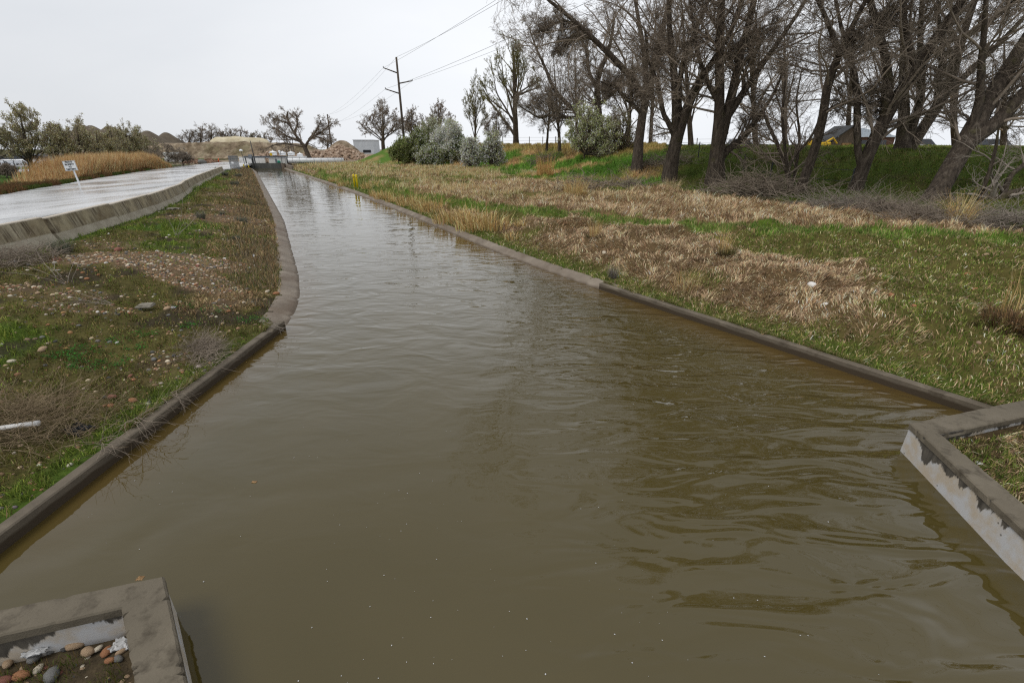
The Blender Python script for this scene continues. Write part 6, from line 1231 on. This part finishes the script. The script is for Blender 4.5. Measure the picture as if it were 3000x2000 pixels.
# ------------------------------------------------------------------ house, sheds and vehicles beyond the slope
def house():
    D = 62; a = atY(2498, 440, D); b = atY(2612, 440, D); zb = 3.0; e = atY(2550, 402, D)[2]; r = atY(2550, 376, D + 4)[2]; c = ((a[0] + b[0]) / 2, D, zb); w = b[0] - a[0]; dp = 7.
    t = thing('brick_house', 'low brick house with a grey hipped metal roof behind the slope', 'house', c); m = MB(); m.box((0, dp / 2, (e - zb) / 2), (w, dp, e - zb)); m.build('wall', M['brick'], t)
    x = w / 2 + .4; V = [(-x, -.4, e - zb), (x, -.4, e - zb), (x, dp + .4, e - zb), (-x, dp + .4, e - zb), (-x + 2.2, dp / 2, r - zb), (x - 2.2, dp / 2, r - zb)]; m = MB(); m.add(V, [(0, 1, 5, 4), (2, 3, 4, 5)], [(1, 2, 5), (3, 0, 4), (0, 3, 2), (0, 2, 1)]); m.build('roof', M['roof'], t)
    for q in (-.25, .2): m = MB(); m.box((w * q, -.04, (e - zb) * .5), (.9, .08, .8)); m.build('window', M['glass'], t)
    a = atY(2432, 440, D - 4); b = atY(2500, 440, D - 4); rz_ = atY(2470, 372, D - 4)[2]; e2 = atY(2470, 410, D - 4)[2]; w = b[0] - a[0]; t = thing('timber_barn', 'dark timber barn with a steep gable beside the brick house', 'barn', ((a[0] + b[0]) / 2, D - 4, zb)); m = MB(); h = e2 - zb; g = rz_ - zb
    m.add([(-w / 2, 0, 0), (w / 2, 0, 0), (w / 2, 0, h * 1.1), (w * .2, 0, g), (-w / 2, 0, h * .8), (-w / 2, 3, 0), (w / 2, 3, 0), (w / 2, 3, h * 1.1), (w * .2, 3, g), (-w / 2, 3, h * .8)], [(1, 6, 7, 2), (0, 4, 9, 5)], [(0, 1, 2), (0, 2, 3), (0, 3, 4), (5, 7, 6), (5, 8, 7), (5, 9, 8)]); m.build('wall', M['wood'], t)
    def rs(p, q): return [(p[0], -.3, p[1]), (q[0], -.3, q[1]), (q[0], 3.3, q[1]), (p[0], 3.3, p[1])]
    m = MB(); 
    for p, q in (((-w / 2 - .4, h * .78), (w * .2, g + .1)), ((w * .2, g + .1), (w / 2 + .3, h * 1.08))):
        V = rs(p, q); V2 = [(x_, y_, z_ + .1) for x_, y_, z_ in V]; m.add(V + V2, [(0, 1, 2, 3), (7, 6, 5, 4), (0, 4, 5, 1), (2, 6, 7, 3), (1, 5, 6, 2), (3, 7, 4, 0)])
    m.build('roof', M['dark_metal'], t); m = MB(); m.box((w * .12, -.05, h * .35), (1.1, .08, h * .7)); m.build('door', M['splinter'], t); m = MB(); m.box((w * .3, -.04, h * .38), (.5, .06, h * .66)); m.build('opening', M['black'], t)
house()
p = atY(2395, 432, 56); t = thing('yellow_digger', 'yellow machine parked left of the timber barn', 'digger', (p[0], 56, 3.0)); m = MB(); m.box((0, 0, .55), (2.2, 1.2, .6), bev=.08); m.box((-.5, 0, 1.0), (.9, 1.1, .5), bev=.06); m.build('body', M['yellow_dull'], t); m = MB(); m.tube([(.8, 0, .8), (1.5, 0, 1.3), (2.1, 0, .7)], [.12, .1, .08], 6); m.build('arm', M['yellow_dull'], t)
for sx in (-.8, .7): m = MB(); m.lathe((sx, -.55, .2), [(.05, -.1), (.32, -.1), (.32, .1), (.05, .1)], 12, rot(rx=PI / 2)); m.build('wheel', M['tyre'], t)
for u, lab in [(2706, 'white vehicle half hidden behind the slope crest near the leaning trunk'), (2925, 'white vehicle behind the slope crest at the right edge'), (2180, 'distant pale car behind the two stemmed tree')]:
    p = atY(u, 440, 75); car(lab, (p[0], 75, 2.75), 3.1, 'car_white', 5.2, 1.75, True)
# wire fences with steel posts
def post_fence(lab, pts, h, mt='dark_metal', n=8, wires=3, r=.035, name='wire_fence'):
    P, s = resample(pts, np.linalg.norm(np.diff(np.array(pts), axis=0), axis=1).sum() / n); z = height(P[:, 0], P[:, 1]); o = np.array([P[0, 0], P[0, 1], z[0]]); t = thing(name, lab, 'fence', o)
    for k in range(len(P)): q = np.array([P[k, 0], P[k, 1], z[k]]) - o; l = rng.normal(0, .04, 2); m = MB(); m.tube([q - [0, 0, .2], q + np.array([l[0], l[1], h * rng.uniform(.9, 1.05)])], r, 6); m.build('post', M[mt], t)
    m = MB()
    for w in range(wires): m.tube([np.array([P[k, 0], P[k, 1], z[k] + h * (w + .8) / (wires + .2)]) - o for k in range(len(P))], .012, 4)
    m.build('wires', M[mt], t); return t
post_fence('wire fence with dark posts along the bank crest behind the poplar', [gp(1478, 434, 3.)[:2] * [1, 1] if 0 else (-1.5, 80), (4, 78), (10.5, 74), (16, 70)], 1.4, 'pole', 9, 3, .06)
post_fence('sagging wire fence with steel posts at the foot of the grass slope', [(13.6, 40), (15.2, 34), (16.4, 29), (18., 25.5)], 1.25, 'dark_metal', 6, 2)
post_fence('rail fence far behind the thin trees on the crest', [(24, 72), (32, 70), (40, 66), (46, 62)], 1.1, 'wood', 9, 2, .06)
# ------------------------------------------------------------------ litter and petals
def crumple(name, lab, cat, p, s, mt, seed=0, sq=(1, .8, .5), rz=0):
    g = np.random.default_rng(seed); n = 9; u = np.linspace(-1, 1, n); X, Y = np.meshgrid(u, u); Z = g.normal(0, .16, X.shape) + .25 * (1 - X ** 2) * (1 - Y ** 2) + .25; X = X + g.normal(0, .07, X.shape); Y = Y + g.normal(0, .07, Y.shape); i = (np.arange(n - 1)[:, None] * n + np.arange(n - 1)[None]).ravel()
    V = np.stack([X * s * sq[0], Y * s * sq[1], Z * s * sq[2] * 2], -1).reshape(-1, 3); V2 = V.copy(); V2[:, 2] = np.maximum(V2[:, 2] - .15 * s, 0); k = len(V); Q = np.stack([i, i + 1, i + n + 1, i + n], -1)
    o = link(name, mesh_data(name, np.concatenate([V, V2]), np.concatenate([Q, Q[:, ::-1] + k]), None, False, mats=[M[mt]]), None, p); o.rotation_euler = (0, 0, rz); return tag(o, lab, cat)
p = gp(430, 907, .4); t = MB(); t.box((0, 0, 0), (.28, .2, .04), rz=.15, rx=.06, bev=.01); t.box((.015, .008, .026), (.22, .14, .018), rz=.2, rx=.06); tag(t.build('stone_slab', M['slab'], None, False, p + [0, 0, .08]), 'flat grey broken slab lying among the weeds', 'slab')
p = gp(745, 755, .4); t = thing('plastic_bottle', 'clear and blue plastic bottle lying near the canal lip', 'bottle', p + [0, 0, .05], None, -1.0); MB().lathe((0, 0, 0), [(.02, -.13), (.036, -.12), (.036, .03), (.034, .05), (.014, .1), (.014, .12)], 12, rot(ry=PI / 2)).build('body', M['paper'], t, True); MB().lathe((0, 0, 0), [(.0365, -.06), (.0372, -.055), (.0372, .02), (.0365, .025)], 12, rot(ry=PI / 2)).build('wrapper', M['car_blue'], t, True)
crumple('paper_cup', 'crumpled white cup right of the grey slab', 'litter', gp(508, 902, .4), .055, 'paper', 1); crumple('paper_scrap', 'white paper scrap by the nearest barrier', 'litter', gp(47, 768, .4), .1, 'paper', 2); crumple('paper_scrap', 'flat white scrap on the moss right of the barrier weeds', 'litter', gp(163, 792, .4), .08, 'paper', 3, (1, .6, .2))
crumple('plastic_bag', 'torn black plastic bag among the dead stems near the left coping', 'litter', gp(230, 1262, .25), .13, 'black_bag', 4, (1.2, .7, .5), -.3); crumple('paper_wad', 'crumpled white paper inside the near left corner wall', 'litter', at(360, 1888, .12), .055, 'paper', 5, (1.2, .8, .5), .1)
crumple('paper_scrap', 'white scrap among the cobbles inside the near left wall', 'litter', at(103, 1912, .16), .05, 'paper', 6, (1.3, .5, .4), .3); crumple('paper_scrap', 'white scrap in the corner of the near right wall', 'litter', at(2806, 1269, .26), .035, 'paper', 7); crumple('paper_scrap', 'tiny white scrap inside the near right wall', 'litter', at(2869, 1357, .26), .025, 'paper', 8)
crumple('paper_scrap', 'white scrap low on the right bank below the shaggy clump', 'litter', gp(2900, 1056, .3), .05, 'paper', 9, (1, .5, .3)); crumple('foam_chunk', 'whitish foam lump on the left bank by the barrier bend', 'litter', gp(510, 614, .6), .22, 'slab', 10, (1.2, .6, .4)); crumple('foam_piece', 'white foam bit floating beside the right coping', 'litter', at(2051, 944, .0), .03, 'paper', 11)
p = at(0, 1295, .3); m = MB(); m.tube([(-.3, -.05, 0), (.12, .05, .02)], .03, 10); tag(m.build('white_tube', M['white_conc'], None, True, gp(90, 1285, .3) + [0, 0, .16]), 'white tube lying on the dead stems at the left edge', 'tube')
o = crumple('floating_leaf', 'curled brown leaf floating on the open water', 'leaf', at(745, 1411, .002), .022, 'splinter', 12, (1.2, .7, .1)); crumple('fallen_leaf', 'curled brown leaf on the near left wall cap', 'leaf', at(412, 1693, .372), .022, 'splinter', 13, (1, .8, .3))
m = MB(); m.tube([at(585, 2000, .40) - [0, .0, 0], at(400, 1880, .42), at(430, 1800, .5)], .003, 4); 
def petals():
    n = 300; x, y, r = polar(n * 3, 1.6, 16, -52, 52); ok = (x > xL(y) + .12) & (x < xR(y) - .12); x, y, r = x[ok][:n], y[ok][:n], r[ok][:n]; n = len(x); s = (.0018 + .0042 * rng.random(n) ** 3.5) * (1 + .05 * r); a = rng.uniform(0, 6.28, n)
    th = np.arange(6) * PI / 3; ring = np.stack([np.cos(th), .7 * np.sin(th)], 1)[None] * s[:, None, None]; ca, sa = np.cos(a)[:, None], np.sin(a)[:, None]
    V = np.stack([ring[:, :, 0] * ca - ring[:, :, 1] * sa + x[:, None], ring[:, :, 0] * sa + ring[:, :, 1] * ca + y[:, None], np.full((n, 6), .004)], 2); i = np.arange(n)[:, None, None] * 6; T = np.array([(0, j, j + 1) for j in range(1, 5)])
    tag(link('floating_petals', mesh_data('floating_petals', V.reshape(-1, 3), None, (i + T[None]).reshape(-1, 3), False, mats=[M['paper']])), kind='stuff')
petals()
# ------------------------------------------------------------------ sky, sun, camera
def world():
    w = bpy.data.worlds.new('World'); SC.world = w; w.use_nodes = True; nt = w.node_tree; nt.nodes.clear(); N = nt.nodes; L = nt.links
    out = N.new('ShaderNodeOutputWorld'); bg = N.new('ShaderNodeBackground'); bg.inputs['Strength'].default_value = .1
    sky = N.new('ShaderNodeTexSky'); sky.sky_type = 'NISHITA'; sky.sun_disc = False; sky.sun_elevation = SUN_EL; sky.sun_rotation = SUN_ROT; sky.air_density = 1; sky.dust_density = 3
    tc = N.new('ShaderNodeTexCoord'); mp = N.new('ShaderNodeMapping'); mp.inputs['Scale'].default_value = (1, 1, 2.5); L.new(tc.outputs['Generated'], mp.inputs['Vector'])
    nz = N.new('ShaderNodeTexNoise'); nz.inputs['Scale'].default_value = 1.6; nz.inputs['Detail'].default_value = 5; nz.inputs['Distortion'].default_value = .4; L.new(mp.outputs[0], nz.inputs['Vector'])
    cr = N.new('ShaderNodeValToRGB'); L.new(nz.outputs['Fac'], cr.inputs[0]); e = cr.color_ramp.elements
    e[0].position = .3; e[0].color = (8.2, 8.5, 8.95, 1); e[1].position = .7; e[1].color = (9.2, 9.4, 9.7, 1)
    # unseen overhead sky dimmed to darken the near water's reflection; dimmer to the left
    sp = N.new('ShaderNodeSeparateXYZ'); L.new(tc.outputs['Generated'], sp.inputs[0])
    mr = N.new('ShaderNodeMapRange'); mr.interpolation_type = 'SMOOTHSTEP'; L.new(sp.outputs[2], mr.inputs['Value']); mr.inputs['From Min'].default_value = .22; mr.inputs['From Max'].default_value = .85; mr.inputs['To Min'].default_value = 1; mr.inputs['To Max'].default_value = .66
    ml = N.new('ShaderNodeMapRange'); ml.interpolation_type = 'SMOOTHSTEP'; L.new(sp.outputs[0], ml.inputs['Value']); ml.inputs['From Min'].default_value = -.8; ml.inputs['From Max'].default_value = .0; ml.inputs['To Min'].default_value = .80; ml.inputs['To Max'].default_value = 1.
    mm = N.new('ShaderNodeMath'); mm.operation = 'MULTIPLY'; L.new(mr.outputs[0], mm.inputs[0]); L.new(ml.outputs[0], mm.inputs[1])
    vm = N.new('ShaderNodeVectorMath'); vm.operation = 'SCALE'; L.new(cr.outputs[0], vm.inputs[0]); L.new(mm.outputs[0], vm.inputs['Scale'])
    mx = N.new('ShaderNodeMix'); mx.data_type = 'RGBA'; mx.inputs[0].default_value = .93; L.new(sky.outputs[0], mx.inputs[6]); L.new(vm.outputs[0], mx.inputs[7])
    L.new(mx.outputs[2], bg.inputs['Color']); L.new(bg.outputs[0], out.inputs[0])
SUN_EL, SUN_AZ = R(58), R(-115)      # azimuth measured from +y towards +x
SUN_ROT = SUN_AZ
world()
ld = bpy.data.lights.new('sun', 'SUN'); ld.energy = 1.45; ld.angle = R(28); ld.color = (1, .965, .91)
so = bpy.data.objects.new('sun', ld); COL.objects.link(so)
import mathutils
dv = mathutils.Vector((math.sin(SUN_AZ) * math.cos(SUN_EL), math.cos(SUN_AZ) * math.cos(SUN_EL), math.sin(SUN_EL)))
so.rotation_euler = dv.to_track_quat('Z', 'Y').to_euler()
cd = bpy.data.cameras.new('camera'); cd.sensor_width = 36; cd.lens = 36 * F_PX / 3000; cd.clip_start = .05; cd.clip_end = 3000
co = bpy.data.objects.new('camera', cd); COL.objects.link(co); co.location = (0, 0, CAM_Z); co.rotation_euler = (PI / 2 - PITCH, 0, 0)
SC.camera = co
SC.view_settings.view_transform = 'Standard'; SC.view_settings.look = 'None'; SC.view_settings.exposure = .15; SC.view_settings.gamma = 1; SC.view_settings.use_curve_mapping = False
SC.cycles.max_bounces = 5; SC.cycles.diffuse_bounces = 2; SC.cycles.glossy_bounces = 3; SC.cycles.transmission_bounces = 2; SC.cycles.transparent_max_bounces = 4
SC.cycles.use_denoising = False; SC.cycles.pixel_filter_type = 'BLACKMAN_HARRIS'; SC.cycles.filter_width = 1.25; SC.cycles.use_adaptive_sampling = False; SC.cycles.sample_clamp_indirect = 4
